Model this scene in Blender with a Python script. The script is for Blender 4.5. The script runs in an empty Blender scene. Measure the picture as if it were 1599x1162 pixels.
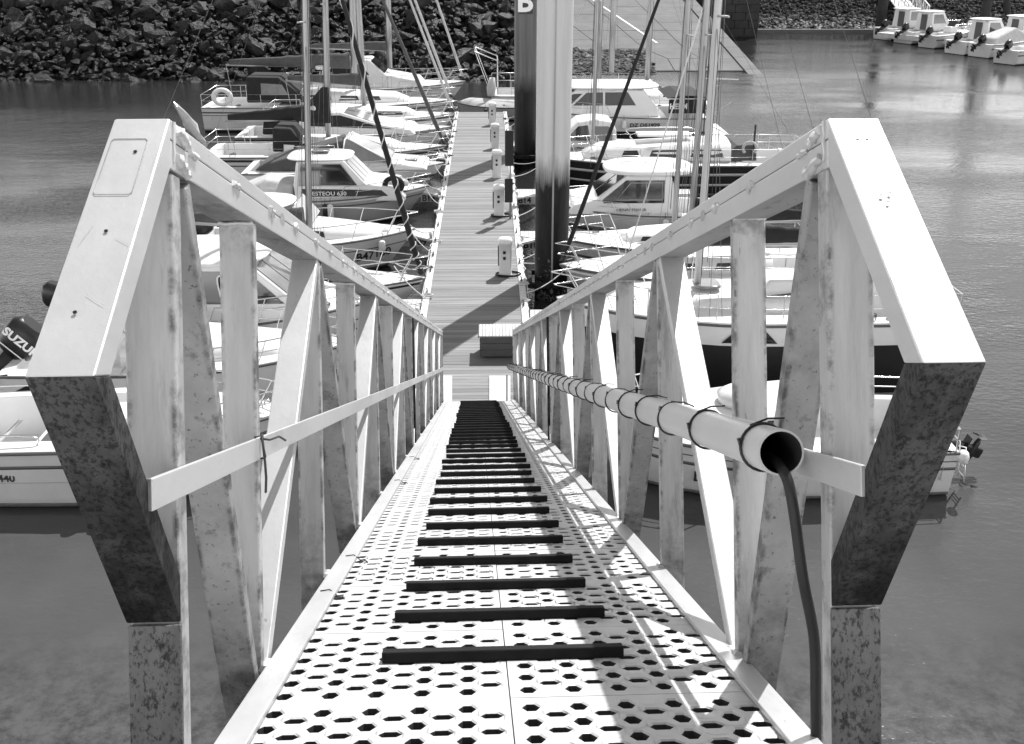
import bpy, bmesh, math, random
from mathutils import Vector, Matrix, noise as mnoise
random.seed(7)
R = math.radians
sc = bpy.context.scene
COL = sc.collection

# ------------------------------------------------------------------ camera
PITCH = math.atan(691/1600)
CAMZ = 8.15
cd = bpy.data.cameras.new('camera'); cam = bpy.data.objects.new('camera', cd); COL.objects.link(cam)
cam.location = (0, 0, CAMZ); cam.rotation_euler = (math.pi/2 - PITCH, 0, 0)
cd.sensor_width = 36; cd.lens = 36.02; cd.clip_start = .05; cd.clip_end = 2000
sc.camera = cam

# ------------------------------------------------------------------ world, sun, exposure
SUN_EL, SUN_AZ = R(55), R(28)           # azimuth measured from +Y towards +X
w = bpy.data.worlds.new('World'); sc.world = w; w.use_nodes = True
nt = w.node_tree; nt.nodes.clear()
sky = nt.nodes.new('ShaderNodeTexSky'); sky.sky_type = 'NISHITA'; sky.sun_disc = False
sky.sun_elevation = SUN_EL; sky.sun_rotation = SUN_AZ; sky.dust_density = 2.0
bw = nt.nodes.new('ShaderNodeRGBToBW'); bg = nt.nodes.new('ShaderNodeBackground'); bg.inputs[1].default_value = .12
ow = nt.nodes.new('ShaderNodeOutputWorld')
# broken bright summer cloud over the clear sky (the picture is monochrome, so the sky is too)
def wn(op, *ins):
    k = nt.nodes.new('ShaderNodeMath'); k.operation = op
    for i, q in enumerate(ins):
        if isinstance(q, (int, float)): k.inputs[i].default_value = q
        else: nt.links.new(q, k.inputs[i])
    return k.outputs[0]
wtc = nt.nodes.new('ShaderNodeTexCoord'); wsx = nt.nodes.new('ShaderNodeSeparateXYZ'); nt.links.new(wtc.outputs['Generated'], wsx.inputs[0])
wz = wn('MAXIMUM', wsx.outputs[2], 0.0); dv = wn('ADD', wz, .10)
wcx = nt.nodes.new('ShaderNodeCombineXYZ'); nt.links.new(wn('DIVIDE', wsx.outputs[0], dv), wcx.inputs[0]); nt.links.new(wn('DIVIDE', wsx.outputs[1], dv), wcx.inputs[1])
wno = nt.nodes.new('ShaderNodeTexNoise'); wno.inputs['Scale'].default_value = .55; wno.inputs['Detail'].default_value = 7; wno.inputs['Roughness'].default_value = .55; nt.links.new(wcx.outputs[0], wno.inputs['Vector'])
cov = nt.nodes.new('ShaderNodeMapRange'); cov.interpolation_type = 'SMOOTHSTEP'; cov.inputs[1].default_value = .44; cov.inputs[2].default_value = .66; nt.links.new(wn('ADD', wno.outputs['Fac'], wn('MULTIPLY', wn('POWER', wn('SUBTRACT', 1.0, wz), 4.0), .20)), cov.inputs[0])
nt.links.new(sky.outputs[0], bw.inputs[0])
skyv = wn('MULTIPLY', bw.outputs[0], .50)
cmx = nt.nodes.new('ShaderNodeMix'); nt.links.new(cov.outputs[0], cmx.inputs[0]); nt.links.new(skyv, cmx.inputs[2]); nt.links.new(wn('ADD', 4.0, wn('MULTIPLY', wn('POWER', wn('SUBTRACT', 1.0, wz), 3.0), 23.5)), cmx.inputs[3])
nt.links.new(cmx.outputs[0], bg.inputs[0]); nt.links.new(bg.outputs[0], ow.inputs[0])
sd = bpy.data.lights.new('sun', 'SUN'); sd.energy = 4.6; sd.angle = R(.53); sd.color = (1, 1, 1)
sun = bpy.data.objects.new('sun', sd); COL.objects.link(sun)
sdir = Vector((math.sin(SUN_AZ)*math.cos(SUN_EL), math.cos(SUN_AZ)*math.cos(SUN_EL), math.sin(SUN_EL)))
sun.rotation_euler = sdir.to_track_quat('Z', 'Y').to_euler()
sun.location = sdir*60
sc.view_settings.view_transform = 'Standard'; sc.view_settings.look = 'None'
sc.view_settings.exposure = 0.4; sc.view_settings.gamma = 1; sc.view_settings.use_curve_mapping = False

# ------------------------------------------------------------------ projection of photo measurements onto real planes
CP, SP = math.cos(PITCH), math.sin(PITCH)
def at(u, v, z=None, fwd=None):
    x, y = (u-799.5)/1600, (581-v)/1600
    d = Vector((x, CP + y*SP, y*CP - SP))
    k = (z-CAMZ)/d.z if z is not None else fwd/d.y
    return Vector((0, 0, CAMZ)) + d*k

# ------------------------------------------------------------------ materials
MATS = {}
def mat(name, base, rough=.5, metal=0, var=0., scale=4., stretch=(1, 1, 1), spots=None, bump=0., bscale=20., island=0., spec=.5, coat=0., island_scale=None):
    if name in MATS: return MATS[name]
    m = bpy.data.materials.new(name); m.use_nodes = True; t = m.node_tree; N = t.nodes; Lk = t.links
    b = N['Principled BSDF']; b.inputs['Roughness'].default_value = rough; b.inputs['Metallic'].default_value = metal
    b.inputs['Specular IOR Level'].default_value = spec; b.inputs['Coat Weight'].default_value = coat
    b.inputs['Base Color'].default_value = (base, base, base, 1)
    tc = N.new('ShaderNodeTexCoord'); mp = N.new('ShaderNodeMapping'); mp.inputs['Scale'].default_value = stretch
    Lk.new(tc.outputs['Object'], mp.inputs[0])
    val = None
    def math_(op, a, bb, clamp=False):
        n = N.new('ShaderNodeMath'); n.operation = op; n.use_clamp = clamp
        for i, q in enumerate((a, bb)):
            if q is None: continue
            if isinstance(q, (int, float)): n.inputs[i].default_value = q
            else: Lk.new(q, n.inputs[i])
        return n.outputs[0]
    def noise(sc_, det=5, rg=.6, w_=None):
        n = N.new('ShaderNodeTexNoise'); n.inputs['Scale'].default_value = sc_; n.inputs['Detail'].default_value = det; n.inputs['Roughness'].default_value = rg
        Lk.new(mp.outputs[0], n.inputs['Vector']); return n.outputs['Fac']
    val = None
    if var > 0:
        f = noise(scale, 6, .65)
        val = math_('MULTIPLY_ADD', f, var*2*base*1.8); val.node.inputs[2].default_value = base*(1-var*1.8)
    if island > 0:
        g = N.new('ShaderNodeNewGeometry')
        k = math_('MULTIPLY_ADD', g.outputs['Random Per Island'], island*2); k.node.inputs[2].default_value = 1-island
        val = math_('MULTIPLY', val if val is not None else base, k)
    if spots:
        for (ss, thr, soft, dark) in spots:
            f = noise(ss, 8, .7)
            k = N.new('ShaderNodeMapRange'); k.inputs[1].default_value = thr; k.inputs[2].default_value = thr+soft; k.inputs[3].default_value = 1; k.inputs[4].default_value = dark
            Lk.new(f, k.inputs[0])
            val = math_('MULTIPLY', val if val is not None else base, k.outputs[0])
    if val is not None: Lk.new(val, b.inputs['Base Color'])
    if bump > 0:
        bn = N.new('ShaderNodeBump'); bn.inputs['Strength'].default_value = 1; bn.inputs['Distance'].default_value = bump
        Lk.new(noise(bscale, 5, .6), bn.inputs['Height']); Lk.new(bn.outputs[0], b.inputs['Normal'])
    MATS[name] = m; return m

ALU   = mat('aluminium', .54, .42, .35, var=.16, scale=3, stretch=(1, .35, 1), spots=[(34, .67, .03, .6), (5, .55, .2, .74), (1.6, .5, .2, .85)], bump=.0006, bscale=60)
ALUP  = mat('aluminium_post', .46, .5, .25, var=.24, scale=9, stretch=(1.6, 1.6, .22), spots=[(46, .66, .04, .4), (14, .57, .12, .66), (2.6, .48, .2, .72)], bump=.0008, bscale=80)
ALUS  = mat('aluminium_grimy_shaded', .30, .55, .2, var=.25, scale=5, stretch=(1, .3, 1), spots=[(4, .46, .2, .42), (12, .56, .08, .5), (60, .62, .04, .4)], bump=.0008, bscale=80)
ALUQ  = mat('aluminium_grimy_shaded_diagonal', .29, .55, .2, var=.25, scale=8, spots=[(3, .48, .2, .6), (14, .58, .08, .55), (70, .60, .04, .35)], bump=.0008, bscale=80)
ALUD  = mat('aluminium_mildew', .085, .7, .1, var=.35, scale=6, stretch=(1, 1, .6), spots=[(4, .44, .2, .3), (28, .54, .10, .45), (110, .50, .08, .4)], bump=.001, bscale=90, spec=.12)
ALUM  = mat('aluminium_speckled', .16, .7, .1, var=.3, scale=5, stretch=(1, 1, .6), spots=[(5, .48, .2, .55), (34, .56, .08, .3), (120, .52, .07, .35)], bump=.001, bscale=90, spec=.15)
PANEL = mat('deck_panel_metal', .52, .5, .1, var=.12, scale=5, spots=[(22, .68, .05, .72)], bump=.0012, bscale=160)
RUNG  = mat('rung_wood', .013, .75, 0, var=.4, scale=9, stretch=(.3, 1, 1), spots=[(50, .72, .02, 3.2)], bump=.004, bscale=50, spec=.15)
PVC   = mat('pvc', .52, .35, 0, var=.08, scale=4, spots=[(30, .72, .03, .7)])
PVCIN = mat('pvc_inside', .03, .8)
BLACK = mat('black_plastic', .012, .35, 0, var=.2, scale=8)
RUBB  = mat('black_rubber', .014, .55, 0, var=.3, scale=20, bump=.001, bscale=80, spots=[(40, .74, .02, 6)])
def grime(m, dark=.3, edge=True, foot=None):
    """dirt gathered along the edges, at the foot and under the joints of the gangway members"""
    t = m.node_tree; N = t.nodes; Lk = t.links; b = N['Principled BSDF']; src = b.inputs['Base Color'].links[0].from_socket
    tc = N.new('ShaderNodeTexCoord'); sx = N.new('ShaderNodeSeparateXYZ'); Lk.new(tc.outputs['Object'], sx.inputs[0])
    def mm(op, *a):
        k = N.new('ShaderNodeMath'); k.operation = op
        for i, q in enumerate(a):
            if isinstance(q, (int, float)): k.inputs[i].default_value = q
            else: Lk.new(q, k.inputs[i])
        return k.outputs[0]
    def mr(f, a, c, d, e):
        k = N.new('ShaderNodeMapRange'); k.inputs[1].default_value = a; k.inputs[2].default_value = c; k.inputs[3].default_value = d; k.inputs[4].default_value = e; Lk.new(f, k.inputs[0]); return k.outputs[0]
    n = N.new('ShaderNodeTexNoise'); n.inputs['Scale'].default_value = 11; n.inputs['Detail'].default_value = 7; n.inputs['Roughness'].default_value = .7; Lk.new(tc.outputs['Object'], n.inputs['Vector'])
    f = n.outputs['Fac']; tot = None
    if edge:
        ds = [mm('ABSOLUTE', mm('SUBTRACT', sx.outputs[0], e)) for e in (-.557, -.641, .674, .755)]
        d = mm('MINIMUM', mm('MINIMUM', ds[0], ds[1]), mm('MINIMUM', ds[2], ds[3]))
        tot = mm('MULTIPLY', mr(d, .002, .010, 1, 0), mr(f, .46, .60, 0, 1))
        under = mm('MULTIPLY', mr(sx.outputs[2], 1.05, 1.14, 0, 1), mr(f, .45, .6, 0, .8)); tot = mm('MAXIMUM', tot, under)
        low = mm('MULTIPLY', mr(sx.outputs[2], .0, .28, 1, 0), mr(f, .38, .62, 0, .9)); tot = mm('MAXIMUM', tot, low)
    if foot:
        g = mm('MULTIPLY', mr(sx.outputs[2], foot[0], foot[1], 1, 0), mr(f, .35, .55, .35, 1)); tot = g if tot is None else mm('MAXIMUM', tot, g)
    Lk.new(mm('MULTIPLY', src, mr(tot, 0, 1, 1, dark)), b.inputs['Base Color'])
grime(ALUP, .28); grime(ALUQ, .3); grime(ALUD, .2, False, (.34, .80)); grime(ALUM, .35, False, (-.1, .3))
GEL   = mat('white_gelcoat', .74, .28, 0, var=.07, scale=1.5, spots=[(7, .68, .1, .8)])
GELD  = mat('white_deck', .72, .55, 0, var=.08, scale=2.5, spots=[(12, .66, .08, .8)])
GELG  = mat('grey_gelcoat', .40, .3, 0, var=.08, scale=1.5)
GELM  = mat('cream_gelcoat', .58, .32, 0, var=.09, scale=1.8, spots=[(6, .66, .1, .8)])
NAVY  = mat('dark_gelcoat', .018, .25, 0, var=.2, scale=2)
ANTI  = mat('antifouling', .012, .7, 0, var=.4, scale=3)
STRP  = mat('grey_stripe', .09, .4, 0, var=.1)
GLASS = mat('tinted_glass', .02, .06, 0, var=.2, scale=2, spec=.8)
GLAZ  = mat('pale_screen', .22, .08, 0, var=.25, scale=3, spec=.8)
CANV  = mat('dark_canvas', .013, .85, 0, var=.35, scale=5, bump=.01, bscale=6)
CANVG = mat('grey_canvas', .07, .85, 0, var=.3, scale=4, bump=.01, bscale=5)
CANVW = mat('pale_canvas', .45, .85, 0, var=.2, scale=4, bump=.015, bscale=5)
STEEL = mat('stainless', .6, .22, .85)
WIRE  = mat('rigging_wire', .14, .5, .3)
MASTW = mat('mast_pale', .55, .45, .2, var=.1, scale=3, stretch=(1, 1, .2))
MAST  = mat('mast_alloy', .34, .4, .5, var=.15, scale=3, stretch=(1, 1, .2))
ROPEW = mat('white_rope', .6, .9, 0, var=.25, scale=30)
ROPED = mat('dark_rope', .05, .9, 0, var=.3, scale=30)
WOOD  = mat('grey_decking', .225, .8, 0, var=.16, scale=2.5, stretch=(.5, 6, 6), island=.22, spots=[(1.2, .5, .2, .75)], bump=.003, bscale=20)
WOODL = mat('pale_slats', .55, .7, 0, var=.12, scale=3, island=.08)
WOODB = mat('box_wood', .075, .75, 0, var=.3, scale=6, stretch=(1, 1, 5), island=.15)
EDGE  = mat('pontoon_edge', .66, .6, 0, var=.18, scale=4, spots=[(14, .62, .1, .6)])
PLAST = mat('pedestal_white', .72, .4, 0, var=.08, scale=4)
PILEW = mat('pile_grey_paint', .30, .45, .1, var=.2, scale=1.0, stretch=(3, 3, .25), spots=[(3, .66, .1, .8)])
TEAK  = mat('teak', .14, .7, 0, var=.25, scale=6)
CONC  = mat('concrete', .135, .85, 0, var=.28, scale=.8, spots=[(3, .62, .12, .65), (18, .66, .08, .7)], bump=.01, bscale=8)
CONCD = mat('dark_stone_wall', .035, .85, 0, var=.4, scale=1.5, bump=.03, bscale=5)
CONCQ = mat('quay_concrete', .3, .85, 0, var=.2, scale=2)
PAVE  = mat('revetment_paving', .20, .85, 0, var=.3, scale=1.2, island=.1)
LETD  = mat('dark_lettering', .02, .5)
LETW  = mat('white_lettering', .8, .5)
SCUM  = mat('waterline_scum', .10, .8, 0, var=.4, scale=9, stretch=(1, 1, 4))
FEND  = mat('fender_white', .7, .35, 0, var=.1, scale=5)

def rock_mat(name, lo, hi, rough, zl, inv=False):
    m = bpy.data.materials.new(name); m.use_nodes = True; t = m.node_tree; N = t.nodes; Lk = t.links
    b = N['Principled BSDF']
    oi = N.new('ShaderNodeObjectInfo'); g = N.new('ShaderNodeNewGeometry')
    ad = N.new('ShaderNodeMath'); ad.operation = 'ADD'; Lk.new(oi.outputs['Random'], ad.inputs[0]); Lk.new(g.outputs['Random Per Island'], ad.inputs[1])
    fr = N.new('ShaderNodeMath'); fr.operation = 'FRACT'; Lk.new(ad.outputs[0], fr.inputs[0])
    pw = N.new('ShaderNodeMath'); pw.operation = 'POWER'; pw.inputs[1].default_value = 1.6; Lk.new(fr.outputs[0], pw.inputs[0])
    tc = N.new('ShaderNodeTexCoord')
    n = N.new('ShaderNodeTexNoise'); n.inputs['Scale'].default_value = 2.4; n.inputs['Detail'].default_value = 8; n.inputs['Roughness'].default_value = .7
    Lk.new(tc.outputs['Object'], n.inputs['Vector'])
    sx = N.new('ShaderNodeSeparateXYZ'); Lk.new(g.outputs['Position'], sx.inputs[0])
    # tide mark: weed and wet stone below it
    jit = N.new('ShaderNodeMath'); jit.operation = 'MULTIPLY_ADD'; jit.inputs[1].default_value = 2.0; Lk.new(n.outputs['Fac'], jit.inputs[0]); Lk.new(sx.outputs[2], jit.inputs[2])
    mr = N.new('ShaderNodeMapRange'); mr.inputs[1].default_value = zl; mr.inputs[2].default_value = zl+1.6; Lk.new(jit.outputs[0], mr.inputs[0])
    c1 = N.new('ShaderNodeMapRange'); c1.inputs[3].default_value = lo; c1.inputs[4].default_value = hi; Lk.new(pw.outputs[0], c1.inputs[0])
    c2 = N.new('ShaderNodeMapRange'); c2.inputs[1].default_value = .3; c2.inputs[2].default_value = .7; c2.inputs[3].default_value = .45; c2.inputs[4].default_value = 1.4; Lk.new(n.outputs['Fac'], c2.inputs[0])
    mu = N.new('ShaderNodeMath'); mu.operation = 'MULTIPLY'; Lk.new(c1.outputs[0], mu.inputs[0]); Lk.new(c2.outputs[0], mu.inputs[1])
    wet = N.new('ShaderNodeMapRange'); wet.inputs[3].default_value = (1.0 if inv else .16); wet.inputs[4].default_value = (.12 if inv else 1); Lk.new(mr.outputs[0], wet.inputs[0])
    m2 = N.new('ShaderNodeMath'); m2.operation = 'MULTIPLY'; Lk.new(mu.outputs[0], m2.inputs[0]); Lk.new(wet.outputs[0], m2.inputs[1])
    Lk.new(m2.outputs[0], b.inputs['Base Color']); b.inputs['Specular IOR Level'].default_value = .3
    rr = N.new('ShaderNodeMapRange'); rr.inputs[3].default_value = rough; rr.inputs[4].default_value = .85; Lk.new(mr.outputs[0], rr.inputs[0]); Lk.new(rr.outputs[0], b.inputs['Roughness'])
    bn = N.new('ShaderNodeBump'); bn.inputs['Distance'].default_value = .22; Lk.new(n.outputs['Fac'], bn.inputs['Height']); Lk.new(bn.outputs[0], b.inputs['Normal'])
    return m
ROCK = rock_mat('armour_rock', .008, .09, .3, 4.3)
ROCKP = rock_mat('pale_rubble', .03, .40, .6, .9)

def pile_mat(h0=.38, h1=.52):
    m = bpy.data.materials.new('pile_steel'); m.use_nodes = True; t = m.node_tree; N = t.nodes; Lk = t.links
    b = N['Principled BSDF']; g = N.new('ShaderNodeNewGeometry'); sx = N.new('ShaderNodeSeparateXYZ'); Lk.new(g.outputs['Position'], sx.inputs[0])
    mp = N.new('ShaderNodeMapping'); mp.inputs['Scale'].default_value = (6, 6, .7); Lk.new(g.outputs['Position'], mp.inputs[0])
    n = N.new('ShaderNodeTexNoise'); n.inputs['Scale'].default_value = 1; n.inputs['Detail'].default_value = 7; n.inputs['Roughness'].default_value = .75; Lk.new(mp.outputs[0], n.inputs['Vector'])
    j = N.new('ShaderNodeMath'); j.operation = 'MULTIPLY_ADD'; j.inputs[1].default_value = -1.1; Lk.new(n.outputs['Fac'], j.inputs[0]); Lk.new(sx.outputs[2], j.inputs[2])
    mr = N.new('ShaderNodeMapRange'); mr.inputs[1].default_value = 2.2; mr.inputs[2].default_value = 2.9; Lk.new(j.outputs[0], mr.inputs[0])
    mp2 = N.new('ShaderNodeMapping'); mp2.inputs['Scale'].default_value = (3, 3, .15); Lk.new(g.outputs['Position'], mp2.inputs[0])
    n2 = N.new('ShaderNodeTexNoise'); n2.inputs['Scale'].default_value = 1.5; n2.inputs['Detail'].default_value = 6; Lk.new(mp2.outputs[0], n2.inputs['Vector'])
    hi = N.new('ShaderNodeMapRange'); hi.inputs[1].default_value = .3; hi.inputs[2].default_value = .7; hi.inputs[3].default_value = h0; hi.inputs[4].default_value = h1; Lk.new(n2.outputs['Fac'], hi.inputs[0])
    lo = N.new('ShaderNodeMapRange'); lo.inputs[1].default_value = .45; lo.inputs[2].default_value = .8; lo.inputs[3].default_value = .004; lo.inputs[4].default_value = .03; Lk.new(n.outputs['Fac'], lo.inputs[0])
    mx = N.new('ShaderNodeMix'); Lk.new(mr.outputs[0], mx.inputs[0]); Lk.new(lo.outputs[0], mx.inputs[2]); Lk.new(hi.outputs[0], mx.inputs[3])
    Lk.new(mx.outputs[0], b.inputs['Base Color'])
    b.inputs['Roughness'].default_value = .5; b.inputs['Specular IOR Level'].default_value = .25
    bn = N.new('ShaderNodeBump'); bn.inputs['Distance'].default_value = .01; Lk.new(n.outputs['Fac'], bn.inputs['Height']); Lk.new(bn.outputs[0], b.inputs['Normal'])
    return m
PILE = pile_mat(.46, .60); PILED = pile_mat(.07, .17)

def water_mat():
    m = bpy.data.materials.new('harbour_water'); m.use_nodes = True; t = m.node_tree; N = t.nodes; Lk = t.links
    b = N['Principled BSDF']
    tc = N.new('ShaderNodeTexCoord')
    def nz(s, st, det=4, rg=.6):
        mp = N.new('ShaderNodeMapping'); mp.inputs['Scale'].default_value = st; Lk.new(tc.outputs['Object'], mp.inputs[0])
        n = N.new('ShaderNodeTexNoise'); n.inputs['Scale'].default_value = s; n.inputs['Detail'].default_value = det; n.inputs['Roughness'].default_value = rg
        Lk.new(mp.outputs[0], n.inputs['Vector']); return n.outputs['Fac']
    def mr(f, a, b_, c, d):
        k = N.new('ShaderNodeMapRange'); k.inputs[1].default_value = a; k.inputs[2].default_value = b_; k.inputs[3].default_value = c; k.inputs[4].default_value = d
        Lk.new(f, k.inputs[0]); return k.outputs[0]
    def mm(op, a, c):
        k = N.new('ShaderNodeMath'); k.operation = op
        for i, q in enumerate((a, c)):
            if isinstance(q, (int, float)): k.inputs[i].default_value = q
            else: Lk.new(q, k.inputs[i])
        return k.outputs[0]
    # silt and weed patches seen through the shallow water near the quay
    silt = mr(nz(.35, (1, 1, 1), 3), .3, .7, .82, 1.15)
    pat = mr(nz(3.2, (1, 1, 1), 8, .75), .42, .64, 1.15, .42)
    gp = N.new('ShaderNodeNewGeometry'); sx = N.new('ShaderNodeSeparateXYZ'); Lk.new(gp.outputs['Position'], sx.inputs[0])
    depth = mr(sx.outputs[1], 11, 27, .075, .022)      # shallow silty water by the quay, deeper and darker beyond
    near = mr(sx.outputs[1], 8.8, 10.8, 1, 0)
    pat2 = mm('ADD', mm('MULTIPLY', mm('SUBTRACT', pat, 1), near), 1)
    Lk.new(mm('MULTIPLY', mm('MULTIPLY', silt, depth), pat2), b.inputs['Base Color'])
    b.inputs['IOR'].default_value = 1.33
    # ripple patches: some areas glassy, some ruffled
    ruff = mr(nz(.055, (1, 2.2, 1), 3), .42, .58, .28, 1.0)
    h1 = nz(5.5, (1, 1.6, 1), 3, .55); h2 = nz(1.3, (1, 1.9, 1), 2, .5); h3 = nz(22, (1, 1.3, 1), 2, .5)
    h = mm('ADD', mm('ADD', mm('MULTIPLY', h1, .030), mm('MULTIPLY', h2, .026)), mm('MULTIPLY', h3, .0016))
    bn = N.new('ShaderNodeBump'); bn.inputs['Strength'].default_value = 1; bn.inputs['Distance'].default_value = 1
    shel = mr(sx.outputs[1], 9, 30, .38, 1.0)
    Lk.new(mm('MULTIPLY', mm('MULTIPLY', h, ruff), shel), bn.inputs['Height']); Lk.new(bn.outputs[0], b.inputs['Normal'])
    b.inputs['Roughness'].default_value = .10
    return m
WATER = water_mat()

# ------------------------------------------------------------------ mesh helpers
class M:
    def __init__(s): s.v = []; s.f = []; s.mi = []; s.sm = []
    def add(s, vs, fs, mi=0, sm=False):
        o = len(s.v); s.v += [tuple(x) for x in vs]
        for f in fs: s.f.append([i+o for i in f]); s.mi.append(mi); s.sm.append(sm)
        return s
    def obox(s, c, a, b, d, mi=0):
        c, a, b, d = Vector(c), Vector(a), Vector(b), Vector(d)
        vs = [c+i*a+j*b+k*d for k in (-1, 1) for j in (-1, 1) for i in (-1, 1)]
        return s.add(vs, [(0, 2, 3, 1), (4, 5, 7, 6), (0, 1, 5, 4), (2, 6, 7, 3), (0, 4, 6, 2), (1, 3, 7, 5)], mi)
    def box(s, x0, x1, y0, y1, z0, z1, mi=0):
        return s.obox(((x0+x1)/2, (y0+y1)/2, (z0+z1)/2), ((x1-x0)/2, 0, 0), (0, (y1-y0)/2, 0), (0, 0, (z1-z0)/2), mi)
    def bar(s, p, q, w_, t_, up=(0, 0, 1), mi=0):
        p, q = Vector(p), Vector(q); d = (q-p); l = d.length; d.normalize()
        a = d.cross(Vector(up)); a = a.normalized() if a.length > 1e-4 else Vector((1, 0, 0)); b = a.cross(d).normalized()
        return s.obox((p+q)/2, a*w_/2, d*l/2, b*t_/2, mi)
    def loft(s, rings, mi=0, sm=True, closed=True, caps=True):
        n = len(rings[0]); vs = [p for r in rings for p in r]; fs = []
        for i in range(len(rings)-1):
            for j in range(n if closed else n-1):
                k = (j+1) % n
                fs.append((i*n+j, i*n+k, (i+1)*n+k, (i+1)*n+j))
        s.add(vs, fs, mi, sm)
        if caps and closed:
            s.add(rings[0], [tuple(range(n))[::-1]], mi); s.add(rings[-1], [tuple(range(n))], mi)
        return s
    def tube(s, pts, r, seg=6, mi=0, caps=True, closed=False):
        pts = [Vector(p) for p in pts]; n = len(pts); rs = r if isinstance(r, (list, tuple)) else [r]*n
        rings = []; ref = None
        for i, p in enumerate(pts):
            if closed: d = pts[(i+1) % n]-pts[i-1]
            else: d = pts[min(i+1, n-1)]-pts[max(i-1, 0)]
            if d.length < 1e-9: d = Vector((0, 0, 1))
            d.normalize()
            if ref is None: ref = d.orthogonal().normalized()
            a = ref - d*ref.dot(d); a = a.normalized() if a.length > 1e-5 else d.orthogonal().normalized(); ref = a
            b = d.cross(a)
            rings.append([p + (a*math.cos(2*math.pi*k/seg)+b*math.sin(2*math.pi*k/seg))*rs[i] for k in range(seg)])
        if closed: rings.append(rings[0])
        return s.loft(rings, mi, True, True, caps and not closed)
    def prism(s, poly, off, mi=0):
        poly = [Vector(p) for p in poly]; off = Vector(off); n = len(poly)
        s.add(poly+[p+off for p in poly], [tuple(range(n))[::-1], tuple(range(n, 2*n))]+[(i, (i+1) % n, n+(i+1) % n, n+i) for i in range(n)], mi)
        return s
    def mesh(s, name, mats):
        me = bpy.data.meshes.new(name); me.from_pydata(s.v, [], s.f)
        for m_ in (mats if isinstance(mats, (list, tuple)) else [mats]): me.materials.append(m_)
        me.polygons.foreach_set('material_index', s.mi); me.polygons.foreach_set('use_smooth', s.sm)
        me.update(); return me
    def build(s, name, mats, parent=None, bevel=0, fixn=True, seg=2):
        me = s.mesh(name, mats)
        if fixn:
            b = bmesh.new(); b.from_mesh(me); bmesh.ops.remove_doubles(b, verts=b.verts, dist=1e-5); bmesh.ops.recalc_face_normals(b, faces=b.faces); b.to_mesh(me); b.free()
        return link(name, me, parent, bevel, seg)
def link(name, me, parent=None, bevel=0, seg=2):
    o = bpy.data.objects.new(name, me); COL.objects.link(o)
    if parent is not None: o.parent = parent
    if bevel:
        mod = o.modifiers.new('bevel', 'BEVEL'); mod.width = bevel; mod.segments = seg; mod.limit_method = 'ANGLE'; mod.angle_limit = R(40)
    return o
def tag(o, label=None, cat=None, group=None, kind=None):
    if label: o['label'] = label
    if cat: o['category'] = cat
    if group: o['group'] = group
    if kind: o['kind'] = kind
    return o
def thing(name, label, cat, loc=(0, 0, 0), rz=0, group=None):
    o = bpy.data.objects.new(name, None); COL.objects.link(o); o.location = loc; o.rotation_euler = (0, 0, rz); o.empty_display_size = .2
    return tag(o, label, cat, group)
def text(root, s, size, org, xd, yd, m_, name='lettering', bold=0., squash=1.):
    cu = bpy.data.curves.new('t', 'FONT'); cu.body = s; cu.size = size; cu.extrude = .0015; cu.offset = bold; cu.resolution_u = 3
    ob = bpy.data.objects.new('t', cu); COL.objects.link(ob)
    dg = bpy.context.evaluated_depsgraph_get(); dg.update()
    me = bpy.data.meshes.new_from_object(ob.evaluated_get(dg)); bpy.data.objects.remove(ob)
    xd, yd = Vector(xd).normalized(), Vector(yd).normalized(); zd = xd.cross(yd).normalized(); yd = zd.cross(xd)
    mt = Matrix((xd*squash, yd, zd)).transposed().to_4x4(); mt.translation = Vector(org)
    me.transform(mt); me.materials.clear(); me.materials.append(m_); me.name = name
    return link(name, me, root)
def superplan(a, b, n=24, e=3.0, cx=0, cy=0, z=0):
    out = []
    for k in range(n):
        t_ = 2*math.pi*k/n; c, s_ = math.cos(t_), math.sin(t_)
        out.append(Vector((cx+a*math.copysign(abs(c)**(2/e), c), cy+b*math.copysign(abs(s_)**(2/e), s_), z)))
    return out

# ================================================================== SETTING
YAW = .0224
# water
g = M(); g.add([(-400, -60, 0), (400, -60, 0), (400, 700, 0), (-400, 700, 0)], [(0, 1, 2, 3)])
tag(g.build('water', WATER, fixn=False), 'calm grey harbour water around the moored boats', kind='structure')
# sea bed under the land parts
g = M(); g.add([(-400, -60, -6), (400, -60, -6), (400, 700, -6), (-400, 700, -6)], [(0, 1, 2, 3)])
tag(g.build('sea_bed', CONCD, fixn=False), kind='structure')

# --- breakwater of armour rocks, left and centre background
SL = .65
def slope_base(x0, x1, y0, zc, name, m_, thick=60, sl=SL):
    q = M(); yc = y0+zc/sl
    q.add([(x0, y0-3, -3*sl), (x1, y0-3, -3*sl), (x1, yc, zc), (x0, yc, zc), (x1, yc+thick, zc), (x0, yc+thick, zc)], [(0, 1, 2, 3), (3, 2, 4, 5)])
    return q.build(name, m_, fixn=False)
def crest(x): return 6.4
bank = slope_base(-75, 1.0, 62.8, 6.2, 'rock_bank', mat('bank_silt', .008, .9))
tag(bank, 'steep breakwater slope covered with dark armour rocks', kind='structure')
def rock_mesh(i, n=16, sub=True):
    random.seed(100+i)
    b = bmesh.new()
    ex = Vector((random.uniform(.85, 1.15), random.uniform(.6, .95), random.uniform(.5, .8)))
    for k in range(n):
        p = Vector((random.gauss(0, 1), random.gauss(0, 1), random.gauss(0, 1))).normalized()*random.uniform(.45, .56)
        b.verts.new((p.x*ex.x, p.y*ex.y, p.z*ex.z))
    bmesh.ops.convex_hull(b, input=b.verts)
    bmesh.ops.dissolve_limit(b, angle_limit=R(14), verts=b.verts, edges=b.edges)
    me = bpy.data.meshes.new('rock'); b.to_mesh(me); b.free(); return me
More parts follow.
